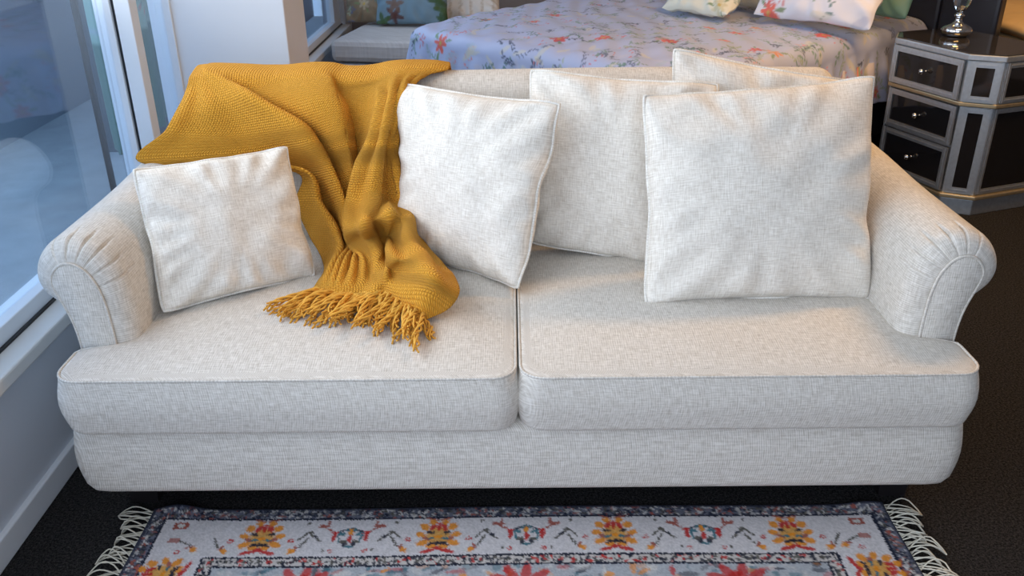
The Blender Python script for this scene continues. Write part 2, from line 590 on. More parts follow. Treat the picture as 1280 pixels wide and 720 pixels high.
def puff_box(name, x0, x1, y0, y1, z0, z1, mat, parent, r=0.05, edge=0.03, crown=0.015, wfun=None, n=160,
             bulge=0.006, uvr=1.0, side_uv=True, wob=0.0):
    """upholstered block: rounded plan, rounded top/bottom edges, crowned top.
    wfun(y) -> (x0, x1) lets the width change with depth"""
    ax, ay = (x1 - x0) / 2, (y1 - y0) / 2
    per = round_rect(n, ax, ay, r)
    rings = []                                   # (inset, z, level)
    K = 6
    for s in (0.0, 0.5, 0.85):
        rings.append((1 - s, None, z0))
    for k in range(K + 1):
        a = math.pi / 2 * k / K
        rings.append((None, edge * (1 - math.sin(a)), z0 + edge * (1 - math.cos(a))))
    for k in range(1, 6):
        t = k / 6
        rings.append((None, -bulge * math.sin(math.pi * t), z0 + edge + (z1 - z0 - 2 * edge) * t))
    for k in range(K + 1):
        a = math.pi / 2 * k / K
        rings.append((None, edge * (1 - math.cos(a)), z1 - edge + edge * math.sin(a)))
    tops = [1, .97, .93, .87, .8, .7, .6, .5, .4, .3, .2, .1, 0.0]
    V, UV = [], []
    s_acc = np.concatenate([[0], np.cumsum(np.linalg.norm(np.diff(per * [ax, ay], axis=0), axis=1))])

    def plan(u, v):
        y = y0 + (v + 1) / 2 * (y1 - y0)
        if wfun is None:
            a, b = x0, x1
        else:
            a, b = wfun(y)
        return a + (u + 1) / 2 * (b - a), y

    def ring(inset, z, scale=1.0):
        for i, (u, v) in enumerate(per):
            su = u * scale * (1 - inset / ax)
            sv = v * scale * (1 - inset / ay)
            x, y = plan(su, sv)
            V.append((x, y, z))

    cnt = 0
    for sc_, ins, z in rings:
        if sc_ is not None:
            ring(edge, z, 1 - (sc_) if sc_ < 1 else 0.0)
        else:
            ring(ins, z)
        for i in range(n):
            UV.append((V[cnt * n + i][0] + V[cnt * n + i][1], z))
        cnt += 1
    for s in tops[1:]:
        base = len(V)
        ring(edge, z1, s)
        for i in range(n):
            x, y, z = V[base + i]
            u, v = per[i] * s
            dz = crown * (1 - u ** 4) * (1 - v ** 4) ** 0.8
            dz += wob * noise.noise(Vector((x * 5, y * 5, z1)))* (1 - s ** 4)
            V[base + i] = (x, y, z1 + dz)
            UV.append((x, y))
        cnt += 1
    F = grid_faces(cnt, n, False, True)
    o = build(name, V, F, mat, parent, uv=UV)
    bm = bmesh.new()
    bm.from_mesh(o.data)
    bmesh.ops.remove_doubles(bm, verts=bm.verts, dist=1e-5)
    bmesh.ops.recalc_face_normals(bm, faces=bm.faces)
    bm.to_mesh(o.data)
    bm.free()

    def outline(inset, z):
        out = []
        for u, v in per:
            x, y = plan(u * (1 - inset / ax), v * (1 - inset / ay))
            out.append((x, y, z))
        return out
    return o, outline


# ------------------------------------------------------------------ sofa
sofa = thing('sofa', (0, 0.5, 0.0), 'oatmeal linen two-seat sofa with rolled arms and piped seat cushions', 'sofa')

base, _ = puff_box('base', -1.045, 1.045, 0.016, 0.99, 0.127, 0.322, M['linen_base'], sofa, r=0.05, edge=0.03, crown=0.0, n=200)
box('under_lining', -0.98, 0.98, 0.06, 0.95, 0.118, 0.134, M['under'], sofa)
for sx in (-1, 1):
    for yy in (0.185, 0.90):
        V = []
        for z, h in ((0.0, 0.034), (0.132, 0.042)):
            for dx, dy in ((-h, -h), (h, -h), (h, h), (-h, h)):
                V.append((sx * 0.965 + dx, yy + dy, z))
        o = build('leg', V, [[3, 2, 1, 0], [4, 5, 6, 7], [0, 1, 5, 4], [1, 2, 6, 5], [2, 3, 7, 6], [3, 0, 4, 7]],
                  M['dark_leg'], sofa, smooth=False)


def smooth01(t):
    t = min(1, max(0, t))
    return t * t * (3 - 2 * t)


def seat_w(sgn):
    def f(y):
        outer = 1.036 - 0.105 * smooth01((y - 0.13) / 0.05)
        return (-outer, -0.002) if sgn < 0 else (0.002, outer)
    return f


for sgn in (-1, 1):
    x0, x1 = (-1.036, -0.002) if sgn < 0 else (0.002, 1.036)
    c, outl = puff_box('seat_cushion', x0, x1, -0.008, 0.80, 0.316, 0.463, M['linen'], sofa, r=0.055, edge=0.015,
                       crown=0.018, wfun=seat_w(sgn), n=240, bulge=0.008, wob=0.004)
    tube('piping', outl(0.003, 0.4600), 0.0034, M['linen'], c, 6, True)


# arms
ARM_PROF = [(0.905, 0.18), (0.905, 0.30), (0.905, 0.42), (0.906, 0.53), (0.914, 0.61), (0.938, 0.672), (0.978, 0.71),
            (1.025, 0.722), (1.070, 0.708), (1.104, 0.672), (1.118, 0.628), (1.108, 0.588), (1.082, 0.562),
            (1.052, 0.545), (1.040, 0.50), (1.038, 0.40), (1.036, 0.30), (1.034, 0.18)]
prof = resample(catmull(ARM_PROF, 24), 480)


def offset_profile(P, d, wgt):
    T = np.gradient(P, axis=0)
    T /= np.linalg.norm(T, axis=1)[:, None]
    N = np.stack([T[:, 1], -T[:, 0]], axis=1)      # pointing into the arm for this ordering
    Q = P + N * (d * wgt)[:, None]
    for _ in range(int(d * 6500) if d > 0.01 else 0):      # ease the tight inner bend
        Q[1:-1] = (Q[:-2] + 2 * Q[1:-1] + Q[2:]) / 4
    return Q


wgt = np.ones(len(prof))
for i, (x, z) in enumerate(prof):
    if x > 1.0:
        if z < 0.60:
            wgt[i] = 0.08 + 0.92 * smooth01((z - 0.535) / 0.04)
for _ in range(60):
    wgt[1:-1] = (wgt[:-2] + wgt[1:-1] * 2 + wgt[2:]) / 4
arc = np.concatenate([[0], np.cumsum(np.linalg.norm(np.diff(prof, axis=0), axis=1))])
PLEATS = [0.445, 0.485, 0.525, 0.562, 0.60, 0.642]
FY, RAD = 0.165, 0.050


def make_arm(sgn):
    ys = [0.985, 0.9, 0.8, 0.7, 0.6, 0.5, 0.42, 0.36, 0.31, 0.28, 0.26, 0.24, 0.225]
    rings = [(y, 0.0, 0.0) for y in ys]
    for k in range(0, 9):
        a = math.pi / 2 * k / 8
        rings.append((FY + RAD - RAD * math.sin(a), RAD * (1 - math.cos(a)), 1.0))
    V, UV = [], []
    vacc = 0
    for ri, (y, d, k) in enumerate(rings):
        P = offset_profile(prof, d, wgt)
        depth = smooth01((0.262 - y) / 0.045) * 0.009
        if depth > 0:
            g = np.zeros(len(P))
            for pk in PLEATS:
                g += np.exp(-((arc - pk) / 0.0028) ** 2)
            P = offset_profile(P, depth, g)
        for i, (x, z) in enumerate(P):
            sag = 0.004 * math.sin(y * 7 + z * 3) * (1 if y < 0.95 else 0)
            V.append((sgn * (x + sag * 0.3), y, z + (0.012 * smooth01((y - 0.5) / 0.4) if z > 0.55 else 0)))
            UV.append((arc[i], y))
    n = len(prof)
    F = grid_faces(len(rings), n, False, False)
    F += [[r * n + n - 1, r * n, (r + 1) * n, (r + 1) * n + n - 1] for r in range(len(rings) - 1)]
    F.append(list(range(n)))
    last = (len(rings) - 1) * n
    F.append([last + i for i in range(n)])
    arm = recalc(build('arm', V, F, M['linen'], sofa, uv=UV))
    # front panel
    P = offset_profile(prof, RAD - 0.002, wgt)
    keep = P[:, 1] > 0.40
    P = P[keep]
    m = len(P)
    V, UV = [], []
    cen = P.mean(axis=0)
    for (y, s) in ((FY + 0.006, 1.0), (FY - 0.003, 1.0), (FY - 0.007, 0.93)):
        Q = offset_profile(P, (1 - s) * 0.08, np.ones(m)) if s < 1 else P
        for x, z in Q:
            V.append((sgn * x, y, z))
            UV.append((x, z))
    F = grid_faces(3, m, False, True)
    F.append([2 * m + i for i in range(m)])
    pan = recalc(build('front_panel', V, F, M['linen'], arm, uv=UV))
    tube('piping', [(sgn * x, FY - 0.003, z) for x, z in resample(P, 120)], 0.0040, M['linen'], arm, 6)
    return arm


make_arm(-1)
make_arm(1)

# backrest
BACK_PROF = [(0.80, 0.18), (0.80, 0.32), (0.80, 0.46), (0.818, 0.62), (0.838, 0.76), (0.850, 0.85), (0.872, 0.902),
             (0.910, 0.932), (0.955, 0.935), (0.995, 0.913), (1.012, 0.875), (1.008, 0.82), (1.0, 0.70), (0.995, 0.5), (0.99, 0.18)]
bp_ = resample(catmull(BACK_PROF, 8), 120)
xs = [-1.0]
V, UV = [], []
XE = 0.94
rings = []
for k in range(7):
    a = math.pi / 2 * k / 6
    rings.append((-XE + 0.05 * (1 - math.sin(a)), 0.05 * (1 - math.cos(a))))
rings = rings[::-1]
rings = [(-XE + 0.05 * (1 - math.cos(math.pi / 2 * k / 6)), 0.05 * (1 - math.sin(math.pi / 2 * k / 6))) for k in range(7)]
rings += [(x, 0.0) for x in np.linspace(-0.85, 0.85, 25)]
rings += [(-x, d) for x, d in rings[:7][::-1]]
cy_, cz_ = 0.905, 0.55
for x, d in rings:
    Tn = np.gradient(bp_, axis=0)
    Tn /= np.linalg.norm(Tn, axis=1)[:, None]
    N = np.stack([Tn[:, 1], -Tn[:, 0]], axis=1)
    Q = bp_ + N * d
    for i, (y, z) in enumerate(Q):
        dip = 0.004 * math.sin(x * 3.1 + 0.5)
        V.append((x, y, z + (dip if z > 0.85 else 0)))
        UV.append((x, i * 0.016))
m = len(bp_)
F = grid_faces(len(rings), m, False, True)
F.append(list(range(m)))
F.append([(len(rings) - 1) * m + i for i in range(m)])
recalc(build('backrest', V, F, M['linen'], sofa, uv=UV))


# ------------------------------------------------------------------ scatter cushions
def pillow_geo(c, T, n=44, pinch=0.055, ex=0.5, seed=0, wr=0.010, back=1.0):
    TL, TR, BR, BL = [np.array(p, dtype=float) for p in c]
    nrm = np.cross(TR - BL, TL - BR)
    nrm /= np.linalg.norm(nrm)
    cen = (TL + TR + BR + BL) / 4
    if nrm @ (np.array(CAM) - cen) < 0:
        nrm = -nrm
    us = np.sin(np.linspace(-math.pi / 2, math.pi / 2, n)) * 0.35 + np.linspace(-1, 1, n) * 0.65
    V, UV = [], []
    w = np.linalg.norm(TR - TL)
    h = np.linalg.norm(TL - BL)
    rim = []
    P0 = np.zeros((n, n, 3))
    TT = np.zeros((n, n))
    for i, u in enumerate(us):
        for j, v in enumerate(us):
            rc_ = 0.035 * abs(u * v) ** 7
            uu = u * (1 - pinch * (1 - v * v) * abs(u) - rc_)
            vv = v * (1 - pinch * (1 - u * u) * abs(v) - rc_)
            a, b = (uu + 1) / 2, (vv + 1) / 2
            p = (BL * (1 - a) + BR * a) * (1 - b) + (TL * (1 - a) + TR * a) * b
            # corner ears + gathered edges
            e = max(abs(u), abs(v))
            puck = wr * noise.noise(Vector((u * 3.1 + seed, v * 3.1, seed))) * (1 - e ** 6)
            ang = math.atan2(v, u)
            rad = wr * 1.1 * math.sin(ang * 17 + seed + 3 * noise.noise(Vector((ang * 2, seed, 0)))) * (e ** 3) * (1 - e ** 12)
            t = T * max(0.0, (1 - u * u) * (1 - v * v)) ** ex
            edge_wave = (0.009 * math.sin((u * 3 + v * 4) * 1.7 + seed) + 0.004 * math.sin((u * 7 - v * 6) * 1.9 + seed)) * e ** 4
            P0[i, j] = p + nrm * edge_wave
            TT[i, j] = t
            P0[i, j] += nrm * 0
            TT[i, j] = t + (puck + rad if t > 1e-4 else 0)
    for s in (1, -1):
        for i in range(n):
            for j in range(n):
                V.append(P0[i, j] + nrm * s * TT[i, j] * (1 if s > 0 else back))
                UV.append(((us[i] + 1) / 2 * w, (us[j] + 1) / 2 * h))
    F = grid_faces(n, n) + grid_faces(n, n, off=n * n, flip=True)
    ring = [P0[i, 0] for i in range(n)] + [P0[n - 1, j] for j in range(1, n)] + \
           [P0[i, n - 1] for i in range(n - 2, -1, -1)] + [P0[0, j] for j in range(n - 2, 0, -1)]
    return V, F, UV, ring


def weld(o):
    bm = bmesh.new()
    bm.from_mesh(o.data)
    bmesh.ops.remove_doubles(bm, verts=bm.verts, dist=2e-5)
    bmesh.ops.recalc_face_normals(bm, faces=bm.faces)
    bm.to_mesh(o.data)
    bm.free()
    return o


def cushion(name, corners, T, label, group=None, mat=None, pipe=True, colors=None, **kw):
    V, F, UV, ring = pillow_geo(corners, T, **kw)
    lo = min(V, key=lambda p: p[2])
    cx, cy = np.mean([p[0] for p in corners]), np.mean([p[1] for p in corners])
    t = thing(name, (cx, cy, lo[2]), label, 'cushion', group)
    col = colors(np.array(UV)) if colors else None
    o = build('cover', V, F, mat or M['linen_cushion'], t, uv=UV, colors=col)
    if colors is None:
        weld(o)
    if pipe:
        tube('piping', ring, 0.0042, M['pipe'], t, 6, True)
    return t


C_SMALL = [at(163, 211, Y=0.42), at(360, 182, Y=0.66), at(396, 346, Y=0.50), at(202, 393, Y=0.285)]
cushion('scatter_cushion', C_SMALL, 0.075, 'small square linen cushion against the sofa arm beside the window',
        seed=1.3, ex=0.42)
C_2 = [at(497, 101, Y=0.815), at(705, 127, Y=0.60), at(652, 364, Y=0.40), at(502, 318, Y=0.70)]
cushion('scatter_cushion', C_2, 0.085, 'large piped linen cushion right beside the mustard throw',
        seed=2.7, ex=0.42)
C_3 = [at(660, 84, Y=0.80), at(902, 102, Y=0.72), at(862, 346, Y=0.56), at(662, 306, Y=0.66)]
cushion('scatter_cushion', C_3, 0.08, 'large linen cushion between two cushions, lower edge resting on seat',
        seed=4.1, ex=0.42)
C_4 = [at(838, 57, Y=0.83), at(1096, 104, Y=0.80), at(1062, 310, Y=0.68), at(842, 300, Y=0.72)]
cushion('scatter_cushion', C_4, 0.07, 'linen cushion leaning on the sofa back, mostly hidden behind another cushion',
        seed=5.9, ex=0.42)
C_5 = [at(800, 116, Y=0.58), at(1096, 92, Y=0.62), at(1090, 378, Y=0.36), at(803, 384, Y=0.32)]
cushion('scatter_cushion', C_5, 0.10, 'large square linen cushion in front, beside the arm near the nightstand',
        seed=7.7, ex=0.42, pinch=0.065)

# ------------------------------------------------------------------ mustard throw
S_PROF = np.array([(1.045, 0.91), (0.99, 0.940), (0.93, 0.947), (0.878, 0.924), (0.842, 0.855), (0.825, 0.74), (0.795, 0.58),
                   (0.77, 0.51), (0.72, 0.487), (0.60, 0.482), (0.0, 0.478)])


def on_sofa(px, py, h):
    """point where the view ray meets the sofa's back/seat profile raised by h"""
    P = S_PROF
    T = np.gradient(P, axis=0)
    T /= np.linalg.norm(T, axis=1)[:, None]
    N = np.stack([T[:, 1], -T[:, 0]], axis=1)
    Q = P + N * h
    d = ROT @ Vector(((px - 640) / F_PX, -(py - 360) / F_PX, -1.0))
    best = None
    for a, b in zip(Q[:-1], Q[1:]):
        # CAM.yz + t d.yz = a + s (b-a)
        A = np.array([[d.y, -(b - a)[0]], [d.z, -(b - a)[1]]])
        det = np.linalg.det(A)
        if abs(det) < 1e-9:
            continue
        t, s = np.linalg.solve(A, np.array([a[0] - CAM.y, a[1] - CAM.z]))
        if -0.02 <= s <= 1.02 and t > 0 and (best is None or t < best):
            best = t
    if best is None:
        best = (0.95 - CAM.y) / d.y
    return np.array(CAM + d * best)


# rows from the sofa back down to the fringe; each entry (px, py, height over sofa)
ROWS = [
    # top of the backrest
    [(238, 97, .010), (246, 93, .012), (253, 90, .016), (264, 88, .022), (330, 96, .004), (400, 86, .024), (428, 97, .004),
     (462, 97, .006), (484, 90, .018), (502, 84, .024), (520, 81, .026), (542, 80, .024), (560, 85, .012)],
    [(234, 112, .02), (246, 108, .022), (262, 106, .026), (290, 103, .036), (312, 116, .006), (409, 100, .036), (422, 112, .004),
     (468, 108, .016), (484, 101, .032), (497, 97, .038), (508, 97, .034), (520, 96, .028), (532, 95, .015)],
    [(225, 132, .03), (244, 135, .034), (280, 132, .030), (318, 122, .046), (336, 140, .006), (420, 124, .042), (431, 133, .004),
     (470, 126, .026), (482, 122, .040), (494, 118, .042), (500, 118, .032), (505, 115, .022), (510, 112, .012)],
    [(208, 162, .05), (238, 165, .044), (300, 166, .030), (372, 156, .052), (384, 170, .006), (430, 160, .044), (440, 166, .004),
     (464, 160, .044), (474, 158, .052), (488, 155, .046), (491, 157, .022), (494, 154, .022), (497, 150, .010)],
    [(178, 203, .05), (240, 200, .050), (330, 192, .026), (391, 178, .052), (400, 190, .006), (436, 184, .044), (443, 188, .004),
     (456, 186, .056), (468, 184, .062), (482, 182, .050), (486, 184, .020), (491, 183, .026), (495, 180, .012)],
    [(364, 212, .020), (376, 212, .048), (385, 218, .006), (414, 210, .050), (421, 218, .006), (441, 214, .038), (446, 218, .010),
     (446, 212, .060), (462, 210, .068), (480, 208, .054), (485, 212, .016), (494, 210, .030), (498, 212, .012)],
    [(372, 252, .012), (398, 252, .048), (405, 258, .006), (430, 250, .048), (436, 256, .006), (446, 254, .026), (450, 256, .008),
     (436, 252, .060), (455, 252, .072), (478, 243, .058), (484, 250, .016), (500, 252, .040), (508, 264, .014)],
    [(384, 286, .010), (416, 284, .046), (422, 288, .008), (434, 284, .042), (442, 286, .014), (448, 284, .024), (452, 286, .010),
     (433, 286, .060), (450, 282, .072), (467, 274, .066), (488, 268, .060), (508, 272, .050), (524, 288, .012)],
    [(399, 316, .010), (424, 310, .044), (432, 308, .030), (437, 308, .036), (442, 308, .030), (446, 308, .030), (448, 308, .030),
     (440, 306, .056), (458, 300, .072), (474, 296, .050), (488, 300, .022), (510, 300, .062), (545, 318, .014)],
    [(407, 336, .012), (414, 332, .040), (420, 330, .044), (426, 329, .048), (433, 328, .050), (440, 327, .052), (447, 325, .054),
     (455, 322, .056), (468, 318, .052), (482, 316, .028), (494, 322, .060), (530, 320, .058), (566, 342, .016)],
    [(398, 352, .014), (405, 350, .030), (412, 349, .036), (419, 349, .040), (427, 348, .042), (436, 348, .042), (446, 347, .040),
     (457, 346, .036), (468, 345, .028), (480, 340, .046), (492, 340, .030), (540, 345, .066), (574, 364, .022)],
    [(392, 362, .010), (400, 361, .020), (408, 361, .026), (416, 362, .028), (425, 363, .028), (434, 364, .026), (444, 366, .022),
     (455, 366, .022), (468, 362, .034), (482, 360, .030), (500, 366, .036), (535, 368, .050), (560, 384, .010)],
    [(388, 368, .006), (396, 368, .012), (404, 369, .016), (412, 370, .018), (421, 371, .018), (430, 372, .018), (440, 374, .016),
     (452, 374, .016), (466, 371, .026), (482, 370, .026), (502, 382, .022), (520, 392, .020), (532, 400, .006)],
]
LIFT = {8: .02, 9: .035, 10: .05, 11: .05, 12: .045}
ctrl = []
for ri, row in enumerate(ROWS):
    k = smooth01((ri - 1) / 2) * (1 - smooth01((ri - 9) / 3))
    ctrl.append([on_sofa(px, py, h * (0.9 + 0.85 * smooth01(ri / 3) if ri < 8 else 1.15) + LIFT.get(ci, 0) * k + 0.002) for ci, (px, py, h) in enumerate(row)])
top3 = ctrl[0]
behind = []
for (y, z, k) in ((1.045, 0.66, 0.6), (1.052, 0.80, 0.9), (1.045, 0.900, 1.0), (0.965, 0.944, 1.0)):
    row = []
    for i, p in enumerate(top3):
        row.append(np.array([p[0] * (0.97 if z < 0.8 else 1.0), y + 0.012 + (0.012 * math.sin(i * 1.9)) * (1 if z < 0.9 else 0.3), z + (ROWS[0][i][2] * 0.45 if y < 1.0 else 0)]))
    behind.append(row)
ctrl = behind + ctrl
CT = np.array(ctrl)                                    # rows x cols x 3
NR, NC = 12, 12
rows_d = np.stack([catmull(CT[:, j], NR) for j in range(CT.shape[1])], axis=1)
surf = np.stack([catmull(rows_d[i], NC) for i in range(rows_d.shape[0])], axis=0)
# fine slackness of the weave
nr, nc = surf.shape[:2]
du = np.gradient(surf, axis=0)
dv = np.gradient(surf, axis=1)
nn = np.cross(dv, du)
nn /= np.linalg.norm(nn, axis=2)[:, :, None] + 1e-9
if nn[nr // 2, nc // 2] @ (np.array(CAM) - surf[nr // 2, nc // 2]) < 0:
    nn = -nn
for i in range(nr):
    for j in range(nc):
        p = surf[i, j]
        r_ = i / NR - 4                              # control-row coordinate, 0 at the backrest top
        c_ = j / NC
        amp = 0.010 * smooth01((r_ - 0.5) / 1.5) * (1 - smooth01((r_ - 9) / 2)) * (0.4 + 0.6 * smooth01((c_ - 2) / 1.5))
        pl = math.sin(c_ * 4.4 + 0.35 * r_ + 1.5 * noise.noise(Vector((c_ * 0.5, r_ * 0.35, 1.7))))
        surf[i, j] = p + nn[i, j] * (0.006 * noise.noise(Vector(p) * 11) + amp * pl)
# uv by arc length, width constant across the cloth
vl = np.concatenate([[0], np.cumsum(np.linalg.norm(np.diff(surf, axis=0), axis=2).mean(axis=1))])
wl_ = np.concatenate([np.zeros((nr, 1)), np.cumsum(np.linalg.norm(np.diff(surf, axis=1), axis=2), axis=1)], axis=1)
UV = [(wl_[i, j], vl[i]) for i in range(nr) for j in range(nc)]
throw = thing('throw_blanket', (-0.5, 0.9, 0.48), 'mustard woven throw with tassels draped over the sofa back', 'blanket')
tc_ = build('cloth', surf.reshape(-1, 3), grid_faces(nr, nc), M['throw'], throw, uv=UV)
sol = tc_.modifiers.new('thickness', 'SOLIDIFY')
sol.thickness = 0.007
sol.offset = 0.0

# tassels along the front hem
hem = surf[-1]
hs = np.concatenate([[0], np.cumsum(np.linalg.norm(np.diff(hem, axis=0), axis=1))])


def tassel_strands(p0, dirx, diry, length, seed, floor_z, lift, r=0.0032, strands=3, wig=0.006):
    rs = random.Random(seed)
    V, F, UV = [], [], []
    ph = rs.uniform(0, 6.28)
    n = 14
    for s in range(strands):
        pts = []
        for k in range(n):
            t = k / (n - 1)
            a = ph + s * 6.283 / strands + t * 9.0
            rr = 0.0030 * (1 + 1.3 * t * t)
            x = p0[0] + dirx * length * t + wig * math.sin(ph + 5 * t) * t + rr * math.cos(a)
            y = p0[1] + diry * length * t + wig * math.cos(ph * 2 + 4 * t) * t + rr * 0.6 * math.sin(a)
            z0 = p0[2] * (1 - t) ** 2 + floor_z * (1 - (1 - t) ** 2)
            z = max(floor_z, z0) + lift * math.sin(math.pi * min(1, t * 1.05)) + rr * math.sin(a) + 0.002
            pts.append((x, y, z))
        v, f, u = tube_geo(pts, [r * (1 - 0.25 * k / n) for k in range(n)], 6)
        o = len(V)
        V += v
        UV += u
        F += [[i + o for i in q] for q in f]
    return V, F, UV


NT = 78
for k in range(NT):
    t = (k + 0.5) / NT
    p0 = np.array([np.interp(t * hs[-1], hs, hem[:, c]) for c in range(3)])
    rs = random.Random(k * 13 + 5)
    dx = -0.55 + 0.60 * t + rs.uniform(-0.40, 0.40)
    L = rs.uniform(0.09, 0.135) + (0.035 if rs.random() < 0.35 and t > 0.35 else 0)
    layer = rs.choice([0.0, 0.008, 0.018, 0.026])
    V, F, UV = tassel_strands(p0 + np.array([0, rs.uniform(0.0, 0.018), 0.004]), dx, -0.9, L, k, 0.483 + layer, rs.uniform(0.0, 0.012))
    build('tassel', V, F, M['tassel'], throw, uv=UV)
# tassels of the other end, hanging behind the sofa
hem2 = surf[0]
for k in range(26):
    j = int((k + 0.5) / 26 * (nc - 1))
    p0 = hem2[j]
    V, F, UV = tube_geo([p0 + np.array([0.004 * math.sin(k * 2.1 + 3 * t), 0.004 * math.cos(k + 4 * t), -0.10 * t]) for t in np.linspace(0, 1, 8)],
                        [0.004 + 0.002 * t for t in np.linspace(0, 1, 8)], 6)
    build('tassel', V, F, M['tassel'], throw, uv=UV)


# ------------------------------------------------------------------ painting helpers (dyed patterns)
class Canvas:
    def __init__(self, w, h, px, base):
        self.px = px
        self.nx, self.ny = int(w / px) + 1, int(h / px) + 1
        self.a = np.tile(np.array(base, dtype=np.float32), (self.ny, self.nx, 1))

    def _win(self, x0, x1, y0, y1):
        i0, i1 = max(0, int(x0 / self.px) - 1), min(self.nx, int(x1 / self.px) + 2)
        j0, j1 = max(0, int(y0 / self.px) - 1), min(self.ny, int(y1 / self.px) + 2)
        if i1 <= i0 or j1 <= j0:
            return None
        X, Y = np.meshgrid(np.arange(i0, i1) * self.px, np.arange(j0, j1) * self.px)
        return slice(j0, j1), slice(i0, i1), X, Y

    def ell(self, cx, cy, rx, ry, ang, col, op=1.0, soft=0.25):
        R = max(rx, ry) * 1.1
        w = self._win(cx - R, cx + R, cy - R, cy + R)
        if w is None:
            return
        sj, si, X, Y = w
        c, s = math.cos(ang), math.sin(ang)
        u = ((X - cx) * c + (Y - cy) * s) / rx
        v = (-(X - cx) * s + (Y - cy) * c) / ry
        d = np.sqrt(u * u + v * v)
        m = np.clip((1 - d) / soft, 0, 1)[..., None] * op
        self.a[sj, si] = self.a[sj, si] * (1 - m) + np.array(col, dtype=np.float32) * m

    def seg(self, x0, y0, x1, y1, wd, col, op=1.0):
        w = self._win(min(x0, x1) - wd, max(x0, x1) + wd, min(y0, y1) - wd, max(y0, y1) + wd)
        if w is None:
            return
        sj, si, X, Y = w
        dx, dy = x1 - x0, y1 - y0
        t = np.clip(((X - x0) * dx + (Y - y0) * dy) / (dx * dx + dy * dy + 1e-12), 0, 1)
        d = np.hypot(X - x0 - t * dx, Y - y0 - t * dy)
        m = np.clip((wd - d) / (wd * 0.4), 0, 1)[..., None] * op
        self.a[sj, si] = self.a[sj, si] * (1 - m) + np.array(col, dtype=np.float32) * m

    def rect(self, x0, x1, y0, y1, col, op=1.0):
        w = self._win(x0, x1, y0, y1)
        if w is None:
            return
        sj, si, X, Y = w
        m = ((X >= x0) & (X <= x1) & (Y >= y0) & (Y <= y1)).astype(np.float32)[..., None] * op
        self.a[sj, si] = self.a[sj, si] * (1 - m) + np.array(col, dtype=np.float32) * m

    def sample(self, x, y):
        i = np.clip(np.round(np.asarray(x) / self.px).astype(int), 0, self.nx - 1)
        j = np.clip(np.round(np.asarray(y) / self.px).astype(int), 0, self.ny - 1)
        return self.a[j, i]


def lin(r, g, b):
    f = lambda c: ((c / 255 + 0.055) / 1.055) ** 2.4 if c > 10 else c / 255 / 12.92
    return (f(r), f(g), f(b))


# ------------------------------------------------------------------ rug
RX0, RX1, RY1, RY0 = -0.925, 0.925, 0.112, -1.10     # RY1 is the edge under the sofa
RW, RH = RX1 - RX0, RY1 - RY0
rc = Canvas(RW, RH, 0.003, lin(206, 200, 200))
NAVY, RED, ORG, TEAL, OLV, WHT, RUST = lin(34, 38, 54), lin(184, 40, 36), lin(220, 138, 36), lin(58, 110, 122), lin(88, 84, 76), \
    lin(205, 200, 195), lin(158, 86, 74)
rr_ = random.Random(3)
# inner field and guard stripes: nested frames, measured from the rug's edges
E1, E2, E3 = 0.044, 0.172, 0.208


def frame(d0, d1, col, op=1.0):
    rc.rect(d0, RW - d0, d0, d1, col, op)
    rc.rect(d0, RW - d0, RH - d1, RH - d0, col, op)
    rc.rect(d0, d1, d0, RH - d0, col, op)
    rc.rect(RW - d1, RW - d0, d0, RH - d0, col, op)


def along(d, step, fn):
    """call fn(x, y, ang) along a frame at distance d from the edge, ang = inward direction"""
    n = max(1, int((RW - 2 * d) / step))
    for k in range(n + 1):
        x = d + (RW - 2 * d) * k / n
        fn(x, d, math.pi / 2)
        fn(x, RH - d, -math.pi / 2)
    n = max(1, int((RH - 2 * d) / step))
    for k in range(1, n):
        y = d + (RH - 2 * d) * k / n
        fn(d, y, 0)
        fn(RW - d, y, math.pi)


rc.rect(E3, RW - E3, E3, RH - E3, lin(170, 172, 176))
for _ in range(2600):                                  # worn centre field
    x, y = rr_.uniform(E3, RW - E3), rr_.uniform(E3, RH - E3)
    rc.ell(x, y, rr_.uniform(.006, .03), rr_.uniform(.004, .012), rr_.choice([0, .6, -.6, 1.57]),
           rr_.choice([TEAL, TEAL, WHT, RED, NAVY, ORG, WHT]), rr_.uniform(.3, .8))
for xr in (0.42, 0.93, 1.43):
    for a in range(9):
        rc.ell(xr + 0.05 * math.cos(a * .7), E3 + 0.055 + 0.03 * math.sin(a * .7), .035, .014, a * .7, RED, .85)
frame(0, E1, lin(104, 106, 120))


def mottled(x, y, a):
    for _ in range(11):
        rc.ell(x + rr_.uniform(-.012, .012), y + rr_.uniform(-.016, .016), rr_.uniform(.003, .010), rr_.uniform(.002, .005),
               rr_.choice([0, .7, -.7, 1.57]), rr_.choice([NAVY, NAVY, NAVY, WHT, WHT, RUST, OLV]), rr_.uniform(.6, .98))


along(0.022, 0.016, mottled)
frame(0, 0.006, NAVY, .8)
frame(E1 - 0.006, E1, NAVY)
frame(E2, E3, lin(196, 188, 182))


def guard(x, y, a):
    ca, sa = math.cos(a), math.sin(a)
    tx, ty = -sa, ca
    for _ in range(4):
        o = rr_.uniform(-.010, .010)
        s = rr_.uniform(-.010, .010)
        rc.ell(x + ca * o + tx * s, y + sa * o + ty * s, rr_.uniform(.004, .009), rr_.uniform(.003, .005),
               rr_.choice([0, .8, -.8]) + a, rr_.choice([NAVY, NAVY, RED, OLV]), .9)


along((E2 + E3) / 2, 0.017, guard)
frame(E2, E2 + 0.006, NAVY)
frame(E3 - 0.005, E3, NAVY)


